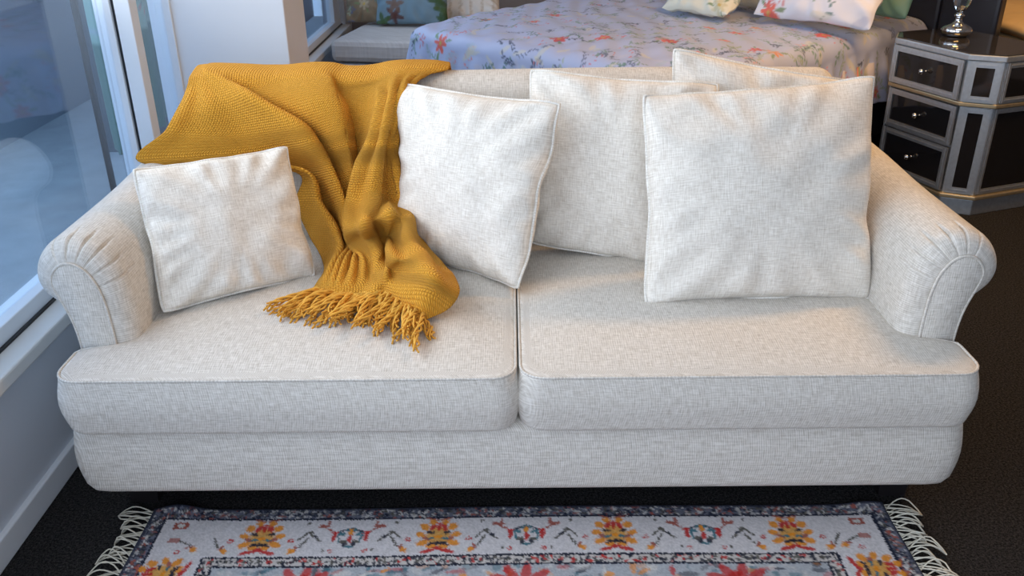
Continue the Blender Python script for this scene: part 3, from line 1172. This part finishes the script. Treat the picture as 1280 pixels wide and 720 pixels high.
def place(x, y, a, prims):
    """prims in motif space: s along the border, d inward"""
    ca, sa = math.cos(a), math.sin(a)
    tx, ty = -sa, ca
    prims = [(p[0],) + tuple(v * 1.14 for v in p[1:5]) + ((p[5] * (1.14 if p[0] == "s" else 1)), p[6]) for p in prims]
    for p in prims:
        if p[0] == 'e':
            _, s, d, rs, rd, ang, col = p
            for sg in ((1, -1) if abs(s) > 1e-4 else (1,)):
                rc.ell(x + tx * s * sg + ca * d, y + ty * s * sg + sa * d, rs, rd, a - math.pi / 2 + ang * sg, col, .95)
        else:
            _, s0, d0, s1, d1, w, col = p
            for sg in (1, -1):
                rc.seg(x + tx * s0 * sg + ca * d0, y + ty * s0 * sg + sa * d0, x + tx * s1 * sg + ca * d1, y + ty * s1 * sg + sa * d1, w, col, .95)


PALM = [('e', 0, .0, .030, .034, 0, lin(205, 150, 70)), ('e', .012, -.030, .007, .014, .4, RED), ('e', .026, .006, .012, .006, .5, RUST), ('e', 0, .020, .022, .005, 0, NAVY), ('s', .004, -.052, .026, -.058, .003, RUST), ('s', .10, .0, .085, .028, .0032, OLV),
        ('e', .014, -.045, .010, .009, .6, ORG), ('e', .030, -.030, .013, .011, .9, ORG), ('e', .038, -.006, .013, .009, .3, ORG),
        ('e', .033, .020, .015, .010, -.4, ORG), ('e', .014, .030, .012, .008, 0, ORG), ('e', 0, -.030, .005, .016, 0, RED),
        ('e', .018, -.012, .010, .005, .2, NAVY), ('e', .014, .006, .012, .004, -.2, TEAL), ('e', 0, .002, .010, .006, 0, ORG),
        ('e', .020, .044, .020, .006, -.25, RED), ('e', 0, .036, .012, .006, 0, RED), ('s', .0, .018, .02, .026, .003, NAVY),
        ('e', .010, .052, .012, .004, 0, WHT), ('e', .064, .008, .007, .007, 0, RED), ('e', .064, .008, .0035, .0035, 0, WHT),
        ('e', .070, .040, .012, .008, .5, ORG), ('e', .060, .044, .006, .006, 0, WHT), ('e', .078, .030, .004, .010, .4, RUST)]
SMALL = [('s', .0, -.030, .026, -.018, .003, NAVY), ('s', .026, -.018, .022, .014, .003, TEAL), ('s', .044, -.022, .070, -.040, .003, RUST), ('s', .09, -.018, .108, .004, .0032, OLV), ('e', .010, .020, .006, .010, .2, NAVY),
         ('e', 0, -.024, .014, .007, 0, TEAL), ('e', 0, -.018, .006, .012, 0, ORG), ('e', 0, .004, .006, .014, 0, RED),
         ('e', .018, -.012, .010, .006, .5, TEAL), ('e', .014, .012, .009, .006, -.3, OLV), ('e', .034, -.004, .006, .018, 0, RED),
         ('e', .034, -.016, .010, .004, 0, RED), ('e', 0, .028, .010, .005, 0, TEAL), ('e', .060, -.036, .016, .006, 0, RUST),
         ('e', .052, -.046, .004, .010, 0, RUST), ('e', .036, .040, .006, .006, 0, RED), ('e', .036, .040, .003, .003, 0, WHT),
         ('s', .062, .010, .090, -.016, .0035, OLV), ('e', .074, -.004, .008, .004, .7, NAVY), ('e', .086, -.018, .008, .004, .2, OLV),
         ('e', .096, -.046, .005, .005, 0, OLV), ('e', .052, .038, .003, .005, 0, OLV)]
midd = (E1 + E2) / 2
cxr = RW / 2
for k in range(-4, 5):
    xk = cxr + 0.018 + k * 0.215
    if 0.12 < xk < RW - 0.12:
        place(xk, midd, math.pi / 2, SMALL if k % 2 == 0 else PALM)
        place(xk, RH - midd, -math.pi / 2, SMALL if k % 2 == 0 else PALM)
for k in range(6):
    yk = midd + 0.12 + k * 0.19
    if yk < RH - 0.1:
        place(midd - 0.01, yk, 0, PALM if k % 2 == 0 else SMALL)
        place(RW - midd + 0.01, yk, math.pi, PALM if k % 2 == 0 else SMALL)
for cx_ in (midd - 0.02, RW - midd + 0.02):
    rc.rect(cx_ - .018, cx_ + .018, midd - .055, midd - .03, RUST)
    rc.rect(cx_ - .008, cx_ + .008, midd - .048, midd - .038, WHT)
    rc.rect(cx_ - .014, cx_ + .014, midd + .0, midd + .016, RUST, .8)
# age: threads of pale warp showing through
wear = rng.random(rc.a.shape[:2])[..., None].astype(np.float32)
rc.a = rc.a * (0.86 + 0.28 * wear)
rx_s = np.arange(RX0, RX1 + 1e-6, 0.0032)
ry_s = np.concatenate([np.arange(RY1, -0.22, -0.0032), np.arange(-0.22, RY0, -0.010)])
GX, GY = np.meshgrid(rx_s, ry_s, indexing='ij')


def rug_z(x, y):
    z = 0.008 + 0.0025 * np.sin(x * 5.1 + 1) * np.cos(y * 6)
    z = z + 0.016 * np.exp(-(((x + 0.86) / 0.05) ** 2 + ((y - 0.115) / 0.035) ** 2))     # curled corner
    z = z + 0.010 * np.exp(-(((x - 0.885) / 0.05) ** 2 + ((y - 0.115) / 0.03) ** 2))
    return z


GZ = rug_z(GX, GY)
jx = (rng.random(GX.shape) - 0.5) * 0.0042
jy = (rng.random(GX.shape) - 0.5) * 0.0042
cols = rc.sample((GX - RX0 + jx).ravel(), (RY1 - GY + jy).ravel())
rug = thing('rug', (0, -0.5, 0), 'faded oriental rug with orange palmettes in front of the sofa', 'rug')
rb = build('rug_pile', np.stack([GX, GY, GZ], -1).reshape(-1, 3), grid_faces(len(rx_s), len(ry_s)), M['rug'], rug, colors=cols)
sol = rb.modifiers.new('thickness', 'SOLIDIFY')
sol.thickness = 0.006
sol.offset = -1.0 if rb.data.polygons[0].normal.z > 0 else 1.0
# knotted fringe on both short ends
for sgn, xe in ((-1, RX0), (1, RX1)):
    y = RY1 - 0.006
    k = 0
    while y > -0.40:
        rs = random.Random(k * 7 + (0 if sgn < 0 else 500))
        V, F, UV = [], [], []
        L = rs.uniform(0.045, 0.092)
        ty = y - 0.020 + rs.uniform(-0.012, 0.010) - (0.028 if sgn > 0 else 0.0)
        for s in range(5):
            y0 = y - s * 0.006
            pts = []
            b = rs.uniform(-0.034, 0.034)
            for q in range(10):
                t = q / 9
                pts.append((xe + sgn * (L * t + 0.010 * math.sin(3.1 * t) * rs.uniform(.6, 1)),
                            y0 + (ty - y0) * t ** 1.3 + b * math.sin(math.pi * t),
                            0.006 + 0.016 * math.sin(math.pi * t) * (0.4 + 0.25 * s)))
            v, f, u = tube_geo(pts, 0.0019, 5)
            o = len(V)
            V += v
            UV += u
            F += [[i + o for i in qd] for qd in f]
        build('fringe_tassel', V, F, M['rug_fringe'], rug, uv=UV)
        y -= 0.034
        k += 1


# ------------------------------------------------------------------ floral bed
def bed_frame(origin, ang):
    """returns fn(p, q, z): p along the bed's length towards the head, q across, from the near foot corner"""
    ca, sa = math.cos(ang), math.sin(ang)
    return lambda p, q, z=0.0: (origin[0] + ca * p - sa * q, origin[1] + sa * p + ca * q, z)


BN = (0.70, 1.95)
BANG = math.radians(42)
BL_, BW_ = 2.02, 1.75
BZ = 0.705
bf = bed_frame(BN, BANG)
bed = thing('bed', bf(BL_ / 2, BW_ / 2, 0), 'large bed under a lilac floral duvet behind the sofa', 'bed', rz=BANG)


def obox(name, p0, p1, q0, q1, z0, z1, mat, parent, fr, bev=0.01):
    V = [fr(p, q, z) for z in (z0, z1) for q in (q0, q1) for p in (p0, p1)]
    F = [[0, 2, 3, 1], [4, 5, 7, 6], [0, 1, 5, 4], [2, 6, 7, 3], [0, 4, 6, 2], [1, 3, 7, 5]]
    o = build(name, V, F, mat, parent, smooth=False)
    if bev:
        bm = bmesh.new()
        bm.from_mesh(o.data)
        bmesh.ops.bevel(bm, geom=list(bm.edges), offset=bev, segments=2, affect='EDGES', profile=0.5)
        bm.to_mesh(o.data)
        bm.free()
    return o


obox('bed_base', 0.04, BL_, 0.04, BW_ - 0.04, 0.06, 0.36, M['bed_base'], bed, bf, 0.02)
for p, q in ((0.15, 0.15), (0.15, BW_ - 0.15), (BL_ - 0.15, 0.15), (BL_ - 0.15, BW_ - 0.15)):
    obox('leg', p - 0.04, p + 0.04, q - 0.04, q + 0.04, 0.0, 0.07, M['dark_leg'], bed, bf, 0.0)
obox('mattress', 0.02, BL_, 0.02, BW_ - 0.02, 0.35, BZ - 0.03, M['mattress'], bed, bf, 0.05)
# headboard with vertical channels
hb_v, NHB = [], 8
qa, qb = -0.42, BW_ + 0.25
for k in range(NHB):
    a, b = qa + (qb - qa) * k / NHB, qa + (qb - qa) * (k + 1) / NHB
    obox('headboard_panel', BL_ + 0.02, BL_ + 0.11, a + 0.001, b - 0.001, 0.0, 1.25, M['headboard'], bed, bf, 0.018)


def floral(canvas, w, h, seed, density, palette_flower, big=1.0, coral=1.0):
    rs = random.Random(seed)
    n = int(density * w * h)
    for _ in range(n):
        x, y = rs.uniform(0, w), rs.uniform(0, h)
        kind = rs.random()
        a = rs.uniform(0, 6.28)
        if kind < 0.42:                              # sprig with leaves
            L = rs.uniform(.06, .16) * big
            col = rs.choice([lin(120, 150, 135), lin(90, 125, 120), lin(105, 112, 140), lin(70, 78, 105), lin(160, 175, 150)])
            px_, py_ = x, y
            for s in range(6):
                a += rs.uniform(-.35, .35)
                nx_, ny_ = px_ + math.cos(a) * L / 6, py_ + math.sin(a) * L / 6
                canvas.seg(px_, py_, nx_, ny_, .0022 * big, col, .9)
                sd = rs.choice([-1, 1])
                canvas.ell(nx_ + math.cos(a + sd) * .013 * big, ny_ + math.sin(a + sd) * .013 * big, .015 * big, .0055 * big, a + sd * .9, col, .85)
                px_, py_ = nx_, ny_
        elif kind < 0.42 + 0.24 * coral:                            # coral spray
            col = rs.choice([lin(214, 110, 108), lin(226, 140, 132), lin(205, 96, 100)])
            for s in range(rs.randint(6, 12)):
                r = rs.uniform(0, .07) * big
                b = rs.uniform(0, 6.28)
                canvas.ell(x + r * math.cos(b), y + r * math.sin(b) * .6, rs.uniform(.006, .014) * big, .0045 * big, rs.uniform(0, 3.1), col, .75)
        elif kind < 0.42 + 0.38 * coral:                            # open flower
            col = rs.choice(palette_flower)
            R = rs.uniform(.030, .050) * big
            for s in range(6):
                b = a + s * 1.047
                canvas.ell(x + R * .6 * math.cos(b), y + R * .6 * math.sin(b), R * .55, R * .28, b, col, .9)
            canvas.ell(x, y, R * .25, R * .25, 0, lin(200, 170, 80), .9)
            for s in range(3):
                b = a + s * 2.1 + .5
                canvas.ell(x + R * 1.3 * math.cos(b), y + R * 1.3 * math.sin(b), R * .6, R * .2, b, lin(120, 145, 100), .85)
        else:                                        # pale shadow leaf
            canvas.ell(x, y, rs.uniform(.03, .06) * big, rs.uniform(.01, .02) * big, a, rs.choice([lin(196, 196, 214), lin(215, 208, 190), lin(176, 190, 205)]), .6)


CORAL = [lin(222, 84, 62), lin(230, 96, 70), lin(205, 70, 66), lin(224, 140, 70)]
OV = 0.40
dcv = Canvas(BL_ + OV + 0.05, BW_ + 2 * OV, 0.004, lin(186, 193, 222))
floral(dcv, BL_ + OV, BW_ + 2 * OV, 21, 175, CORAL, 1.0, 0.42)
ps = np.arange(-OV, BL_ + 0.011, 0.0075)
qs = np.arange(-OV, BW_ + OV + 0.001, 0.0075)
PG, QG = np.meshgrid(ps, qs, indexing='ij')
dp = np.minimum(0, PG)
dq = np.where(QG < 0, QG, np.where(QG > BW_, QG - BW_, 0))
e = np.hypot(dp, dq)
rad = 0.085
arc_l = rad * math.pi / 2
out = np.where(e < arc_l, rad * np.sin(np.minimum(e, arc_l) / rad), rad + 0.16 * (e - arc_l))
dwn = np.where(e < arc_l, rad * (1 - np.cos(np.minimum(e, arc_l) / rad)), rad + (e - arc_l))
ux, uy = dp / (e + 1e-9), dq / (e + 1e-9)
PP = np.clip(PG, 0, None) + ux * out
QQ = np.clip(QG, 0, BW_) + uy * out
fold = np.clip((e - arc_l) / 0.1, 0, 1)
along_ = np.where(np.abs(dp) > np.abs(dq), QG, PG)
wave = fold * (0.012 * np.sin(along_ * 31 + 2 * np.sin(along_ * 7)) + 0.008 * np.sin(along_ * 57 + 1))
PP += ux * wave
QQ += uy * wave
top = 1 - np.clip(e / arc_l, 0, 1)
wr = 0.010 * np.sin(PG * 3.1 + 1.2) * np.sin(QG * 2.7) + 0.0045 * np.sin((PG * .5 + QG) * 27 + 3 * np.sin(PG * 5)) * (0.5 + 0.5 * np.sin(PG * 4 + QG * 2)) \
    + 0.004 * np.sin((PG - 0.8 * QG) * 34 + 2 * np.sin(QG * 6))
ZZ = BZ - dwn + wr * (0.35 + 0.65 * top) + 0.025 * np.clip(PG * 4, 0, 1) * np.clip(QG * 4, 0, 1) * top
fr_pts = np.stack([BN[0] + math.cos(BANG) * PP - math.sin(BANG) * QQ, BN[1] + math.sin(BANG) * PP + math.cos(BANG) * QQ, ZZ], -1)
dcol = dcv.sample((PG + OV).ravel(), (QG + OV).ravel())
dv_ = build('duvet', fr_pts.reshape(-1, 3), grid_faces(len(ps), len(qs)), M['duvet'], bed, colors=dcol)
sol = dv_.modifiers.new('thickness', 'SOLIDIFY')
sol.thickness = 0.012
sol.offset = -1.0
# fitted sheet / valance below the duvet edge on the near side
vq = []
nvp = 140
for k in range(nvp):
    p = 0.35 + (BL_ - 0.33) * k / (nvp - 1)
    for z, o in ((0.56, -0.075), (0.46, -0.098), (0.36, -0.108)):
        vq.append(bf(p, o + 0.012 * math.sin(p * 43) + 0.006 * math.sin(p * 91), z))
scv = Canvas(2.2, 0.4, 0.004, lin(205, 196, 200))
floral(scv, 2.2, 0.4, 33, 130, CORAL)
sq = build('sheet_edge', vq, grid_faces(nvp, 3), M['duvet'], bed,
           colors=scv.sample(np.repeat(np.linspace(0, 2.1, nvp), 3), np.tile([0.02, 0.12, 0.22], nvp)))
sol = sq.modifiers.new('thickness', 'SOLIDIFY')
sol.thickness = 0.006


# bed pillows
def paint_fn(seed, w, h, base, dens, flowers, big=1.0):
    cv = Canvas(w, h, 0.004, base)
    floral(cv, w, h, seed, dens, flowers, big)
    return lambda uv: cv.sample(uv[:, 0], uv[:, 1])


def bed_pillow(name, corners, T, label, mat, colors=None, **kw):
    return cushion(name, corners, T, label, None, mat, False, colors, **kw)


def corners_from(c, wdir, w, updir, h):
    c, wdir, updir = np.array(c), np.array(wdir, dtype=float), np.array(updir, dtype=float)
    wdir /= np.linalg.norm(wdir)
    updir /= np.linalg.norm(updir)
    return [c - wdir * w / 2 + updir * h, c + wdir * w / 2 + updir * h, c + wdir * w / 2, c - wdir * w / 2]


hd = np.array([math.cos(BANG), math.sin(BANG), 0])          # towards the head
cr = np.array([-math.sin(BANG), math.cos(BANG), 0])         # across
up = np.array([0, 0, 1.0])
TOPZ = BZ + 0.03
b0 = np.array(at(1010, 29, Z=TOPZ + 0.02))
bed_pillow('bed_pillow', corners_from(b0, -cr, 0.66, hd * 0.55 + up * 0.8, 0.48), 0.085,
           'white pillow with coral flowers leaning beside the green pillow', M['pillow_print'],
           paint_fn(5, .7, .5, lin(228, 226, 232), 60, CORAL, 1.5), seed=1, ex=.45, n=60)
b0 = np.array(at(1080, 20, Z=TOPZ + 0.02))
bed_pillow('bed_pillow', corners_from(b0, -cr, 0.46, hd * 0.38 + up * 0.9, 0.46), 0.065,
           'plain sage green satin pillow against the dark headboard', M['green'], seed=2, ex=.45)
b0 = np.array(at(866, 16, Z=TOPZ + 0.02))
bed_pillow('bed_pillow', corners_from(b0, -cr, 0.45, hd * 0.8 + up * 0.6, 0.42), 0.075,
           'cream pillow with pale blossom print on the floral bed', M['pillow_print'],
           paint_fn(9, .5, .45, lin(232, 228, 208), 70, [lin(214, 206, 170), lin(222, 214, 190)], .9), seed=3, ex=.45, n=50)
b0 = np.array(at(924, 8, Z=TOPZ + 0.02))
bed_pillow('bed_pillow', corners_from(b0, -cr, 0.50, hd * 0.6 + up * 0.8, 0.42), 0.07,
           'plain buttery cream pillow behind the blossom print pillow', M['cream'], seed=4, ex=.45)

# ------------------------------------------------------------------ day bed by the far window
DANG = math.radians(-10)
DO = (-1.13, 3.90)
df = bed_frame(DO, DANG)
day = thing('day_bed', df(0.5, 0.4, 0), 'low pale quilted day bed in the corner by the far window', 'bed', rz=DANG)
DW, DD = 0.66, 1.2
obox('day_bed_base', 0.02, DW, 0.02, DD, 0.0, 0.365, M['wall'], day, df, 0.02)
dm = obox('mattress', 0.0, DW, 0.0, DD, 0.375, 0.51, M['mattress'], day, df, 0.035)
lay = dm.data.uv_layers.new(name='UVMap')
for lp in dm.data.loops:
    co = dm.data.vertices[lp.vertex_index].co
    lay.data[lp.index].uv = (co.x + co.y, co.y * 0.4 + co.z)
c = np.array((-0.95, 4.46, 0.52))
bed_pillow('throw_pillow', corners_from(c, (1, -0.1, 0), 0.34, (0, .3, 1), 0.36), 0.07,
           'beige pillow with pale coral branch print on the day bed', M['pillow_print'],
           paint_fn(14, .4, .4, lin(140, 122, 98), 120, [lin(178, 164, 138)], .8), seed=6, ex=.45, n=50)
c = np.array((-0.66, 4.36, 0.52))
cvb = Canvas(.6, .5, .004, lin(120, 146, 160))
rb2 = random.Random(4)
for _ in range(16):
    x, y, a = rb2.uniform(0, .6), rb2.uniform(0, .5), rb2.uniform(0, 6)
    col = rb2.choice([lin(66, 50, 50), lin(96, 62, 56), lin(70, 96, 58), lin(56, 62, 70), lin(120, 96, 84)])
    for s in range(5):
        cvb.ell(x + .03 * math.cos(a + s * 1.2), y + .03 * math.sin(a + s * 1.2), .045, .018, a + s * 1.2, col, .9)
bed_pillow('throw_pillow', corners_from(c, (1, -0.15, 0), 0.50, (0, .35, 1), 0.42), 0.08,
           'blue botanical print pillow with dark leaves on the day bed', M['pillow_print'],
           lambda uv: cvb.sample(uv[:, 0], uv[:, 1]), seed=7, ex=.45, n=56)
cvs = Canvas(.52, .48, .004, lin(228, 224, 216))
for k in range(7):
    for q in range(40):
        cvs.ell(.04 + k * .075 + random.uniform(-.008, .008), q * .012, .010, .012, 0, lin(176, 158, 130), .35)
c = np.array((-0.30, 4.50, 0.52))
bed_pillow('throw_pillow', corners_from(c, (1, -0.1, 0), 0.46, (0, .8, .6), 0.40), 0.09,
           'white pillow with soft tan stripes at the end of the day bed', M['pillow_print'],
           lambda uv: cvs.sample(uv[:, 0], uv[:, 1]), seed=8, ex=.4, n=50)

# ------------------------------------------------------------------ tan bed at the far right
TANG = math.radians(4)
tf = bed_frame((2.74, 3.02), TANG)
tb = thing('bed', tf(0.8, 1.0, 0), 'bed with a tan quilted cover behind the mirrored nightstand', 'bed', rz=TANG)
obox('bed_base', 0.03, 1.6, 0.03, 2.0, 0.0, 0.32, M['bed_base'], tb, tf, 0.01)
obox('mattress', 0.0, 1.62, 0.0, 2.0, 0.32, 0.62, M['tan_side'], tb, tf, 0.05)
n1, n2 = 60, 70
V = []
for i in range(n1):
    for j in range(n2):
        p, q = -0.02 + 1.64 * i / (n1 - 1), -0.02 + 2.02 * j / (n2 - 1)
        ed = min(p + 0.02, q + 0.02, 1.62 - p, 2.0 - q)
        z = 0.655 + 0.05 * (1 - math.exp(-ed * 14)) + 0.010 * math.sin(p * 9 + q * 3) * math.sin(q * 7)
        V.append(tf(p, q, z))
o = build('coverlet', V, grid_faces(n1, n2), M['tan'], tb)
sol = o.modifiers.new('thickness', 'SOLIDIFY')
sol.thickness = 0.05
sol.offset = -1.0

# ------------------------------------------------------------------ mirrored nightstand
NANG = math.radians(-70)            # direction of the drawer front (left to right) in plan
NB = np.array([1.985, 2.20])         # right end of the drawer front
fdir = np.array([math.cos(NANG), math.sin(NANG)])
bdir = np.array([-fdir[1], fdir[0]])                         # into the cabinet
NWd, NCh, NDp, NHt = 0.43, 0.095, 0.42, 0.73
NA = NB - fdir * NWd


def nf(s, d, z):
    """s along the front from its left end, d into the cabinet"""
    p = NA + fdir * s + bdir * d
    return (p[0], p[1], z)


def npoly(g, dz):
    """plan outline with both front corners cut, grown by g"""
    c = NCh
    return [(-g * .4, -g), (NWd + g * .4, -g), (NWd + c + g, c - g * .4), (NWd + c + g, NDp + g), (-c - g, NDp + g), (-c - g, c - g * .4)]


ns = thing('nightstand', nf(NWd / 2, NDp / 2, 0), 'smoked mirror nightstand with silver trim and three drawers', 'nightstand', rz=NANG)


def nprism(name, g, z0, z1, mat, bev=0.0, parent=None):
    P = npoly(g, 0)
    n = len(P)
    V = [nf(s, d, z0) for s, d in P] + [nf(s, d, z1) for s, d in P]
    F = [list(range(n))[::-1], [n + i for i in range(n)]] + [[i, (i + 1) % n, n + (i + 1) % n, n + i] for i in range(n)]
    o = build(name, V, F, mat, parent or ns, smooth=False)
    recalc(o)
    if bev:
        bm = bmesh.new()
        bm.from_mesh(o.data)
        bmesh.ops.bevel(bm, geom=list(bm.edges), offset=bev, segments=2, affect='EDGES', profile=0.5)
        bm.to_mesh(o.data)
        bm.free()
    return o


nprism('plinth', 0.004, 0.0, 0.075, M['silver'], 0.004)
nprism('base_moulding', 0.016, 0.075, 0.095, M['gold'], 0.005)
nprism('body', -0.004, 0.095, 0.50, M['silver'], 0.002)
nprism('waist_moulding', 0.016, 0.50, 0.518, M['gold'], 0.004)
nprism('upper_body', 0.010, 0.518, 0.700, M['silver'], 0.002)
nprism('top_trim', 0.018, 0.700, 0.726, M['silver'], 0.004)
nprism('top_mirror', 0.010, 0.7255, 0.731, M['mirror_top'], 0.001)


def face_panel(name, a, b, z0, z1, out, fr, mat_in, knob=False):
    """framed mirror panel on the plan segment a-b (plan coordinates s,d), standing proud by out"""
    a, b = np.array(a, float), np.array(b, float)
    t = (b - a) / np.linalg.norm(b - a)
    nrm = np.array([t[1], -t[0]])

    def pt(u, o, z):
        q = a + t * u + nrm * o
        return nf(q[0], q[1], z)
    L = np.linalg.norm(b - a)

    def slab(nm, u0, u1, za, zb, o0, o1, mat, par):
        V = [pt(u, o, z) for z in (za, zb) for o in (o0, o1) for u in (u0, u1)]
        F = [[0, 2, 3, 1], [4, 5, 7, 6], [0, 1, 5, 4], [2, 6, 7, 3], [0, 4, 6, 2], [1, 3, 7, 5]]
        ob = build(nm, V, F, mat, par, smooth=False)
        recalc(ob)
        return ob
    back = slab(name, 0, L, z0, z1, -0.01, out * 0.55, mat_in, ns)
    for (u0, u1, za, zb) in ((0, fr, z0, z1), (L - fr, L, z0, z1), (fr, L - fr, z0, z0 + fr), (fr, L - fr, z1 - fr, z1)):
        slab('trim_bar', u0, u1, za, zb, 0, out, M['silver'], back)
        if u1 - u0 > fr * 1.5:
            zz = (za + zb) / 2
            slab('trim_bead', u0, u1, zz - 0.002, zz + 0.002, out, out + 0.002, M['silver'], back)
        else:
            uu = (u0 + u1) / 2
            slab('trim_bead', uu - 0.002, uu + 0.002, za, zb, out, out + 0.002, M['silver'], back)
    if knob:
        zc = (z0 + z1) / 2
        c0 = np.array(pt(L / 2, out * 0.5, zc))
        c1 = np.array(pt(L / 2, out + 0.03, zc))
        prof_t = [(0.0, 0.004), (0.45, 0.004), (0.6, 0.011), (0.8, 0.0135), (0.95, 0.009), (1.0, 0.002)]
        pts = [c0 + (c1 - c0) * t_ for t_, _ in prof_t]
        V, F, UV = tube_geo(pts, [r for _, r in prof_t], 14)
        build('knob', V, F, M['chrome'], back)
    return back


cL, cR = (0.008, 0.0), (NWd - 0.008, 0.0)
face_panel('drawer', (0.006, -0.010), (NWd - 0.006, -0.010), 0.525, 0.697, 0.016, 0.026, M['mirror'], True)
face_panel('drawer', (0.006, 0.002), (NWd - 0.006, 0.002), 0.318, 0.494, 0.016, 0.026, M['mirror'], True)
face_panel('drawer', (0.006, 0.002), (NWd - 0.006, 0.002), 0.105, 0.305, 0.016, 0.026, M['mirror'], True)
k45 = 0.7071
for g, z0, z1 in ((0.010, 0.525, 0.697), (-0.004, 0.102, 0.495)):
    a = (NWd + 0.008 + g * .4, 0.008 - g)
    b = (NWd + NCh - 0.004 + g, NCh - 0.010 - g * .4)
    face_panel('corner_panel', a, b, z0, z1, 0.006, 0.024, M['mirror'])
    a2 = (-NCh + 0.004 - g, NCh - 0.010 - g * .4)
    b2 = (-0.008 - g * .4, 0.008 - g)
    face_panel('corner_panel', a2, b2, z0, z1, 0.006, 0.024, M['mirror'])
    face_panel('side_panel', (NWd + NCh + g, NCh + 0.008), (NWd + NCh + g, NDp - 0.006), z0, z1, 0.006, 0.022, M['mirror'])

# crystal lamp on the nightstand
LP = at(1194, 45, Z=0.731)
lx, ly = LP.x, LP.y
lamp = thing('table_lamp', (lx, ly, 0.731), 'chrome table lamp with a cut crystal egg on the nightstand', 'lamp')
lathe('lamp_base', [(0.046, 0.731), (0.052, 0.735), (0.064, 0.748), (0.069, 0.760), (0.064, 0.772), (0.048, 0.783), (0.030, 0.790),
                    (0.018, 0.798), (0.013, 0.812), (0.018, 0.820), (0.024, 0.827), (0.016, 0.834), (0.011, 0.842)], lx, ly, M['chrome'], lamp)
ce = lathe('crystal_egg', [(0.010, 0.840), (0.022, 0.852), (0.034, 0.874), (0.040, 0.900), (0.040, 0.925), (0.034, 0.948), (0.022, 0.966), (0.011, 0.976)],
           lx, ly, M['crystal'], lamp, 12)
ce.data.polygons.foreach_set('use_smooth', np.zeros(len(ce.data.polygons), dtype=bool))
lathe('stem', [(0.012, 0.972), (0.024, 0.980), (0.024, 0.988), (0.010, 0.996), (0.009, 1.10), (0.014, 1.105), (0.014, 1.13)], lx, ly, M['chrome'], lamp)
lathe('lamp_shade', [(0.155, 1.10), (0.157, 1.10), (0.112, 1.34), (0.110, 1.34)], lx, ly, M['shade'], lamp)

# ------------------------------------------------------------------ quilt hanging beyond the glass
qa_, qb_ = at(166, 20, X=-1.95), at(252, 20, X=-1.95)
y0_, y1_ = 2.55, 3.45
hang = thing('hanging_quilt', (-1.95, 3.0, 0.3), 'green and white floral quilt hanging behind the window glass', 'quilt')
qc = Canvas(1.0, 1.4, 0.006, lin(150, 190, 172))
floral(qc, 1.0, 1.4, 77, 60, [lin(170, 140, 80), lin(190, 120, 80)], 1.2)
qc.rect(0, 1.0, 0, 0.62, lin(52, 112, 92))
V, UV, qn, qm = [], [], 90, 50
for i in range(qn):
    for j in range(qm):
        y = y0_ + (y1_ - y0_) * i / (qn - 1)
        z = 0.20 + 1.15 * j / (qm - 1)
        V.append((-1.95 + 0.035 * math.sin(y * 23) + 0.015 * math.sin(y * 51 + z * 3), y, z))
        UV.append((i / (qn - 1) * 0.98, j / (qm - 1) * 1.38))
o = build('quilt_cloth', V, grid_faces(qn, qm), M['pillow_print'], hang, colors=qc.sample(np.array(UV)[:, 0], np.array(UV)[:, 1]))
sol = o.modifiers.new('thickness', 'SOLIDIFY')
sol.thickness = 0.015
rail = thing('clothes_rail', (-1.95, 3.0, -0.1), 'black metal rail holding the quilt behind the window glass', 'rail')
tube('crossbar', [(-1.95, y, 1.365) for y in np.linspace(2.4, 3.6, 8)], 0.016, M['black_metal'], rail)
for yy in (2.42, 3.58):
    tube('upright', [(-1.95, yy, z) for z in np.linspace(-0.1, 1.365, 8)], 0.016, M['black_metal'], rail)
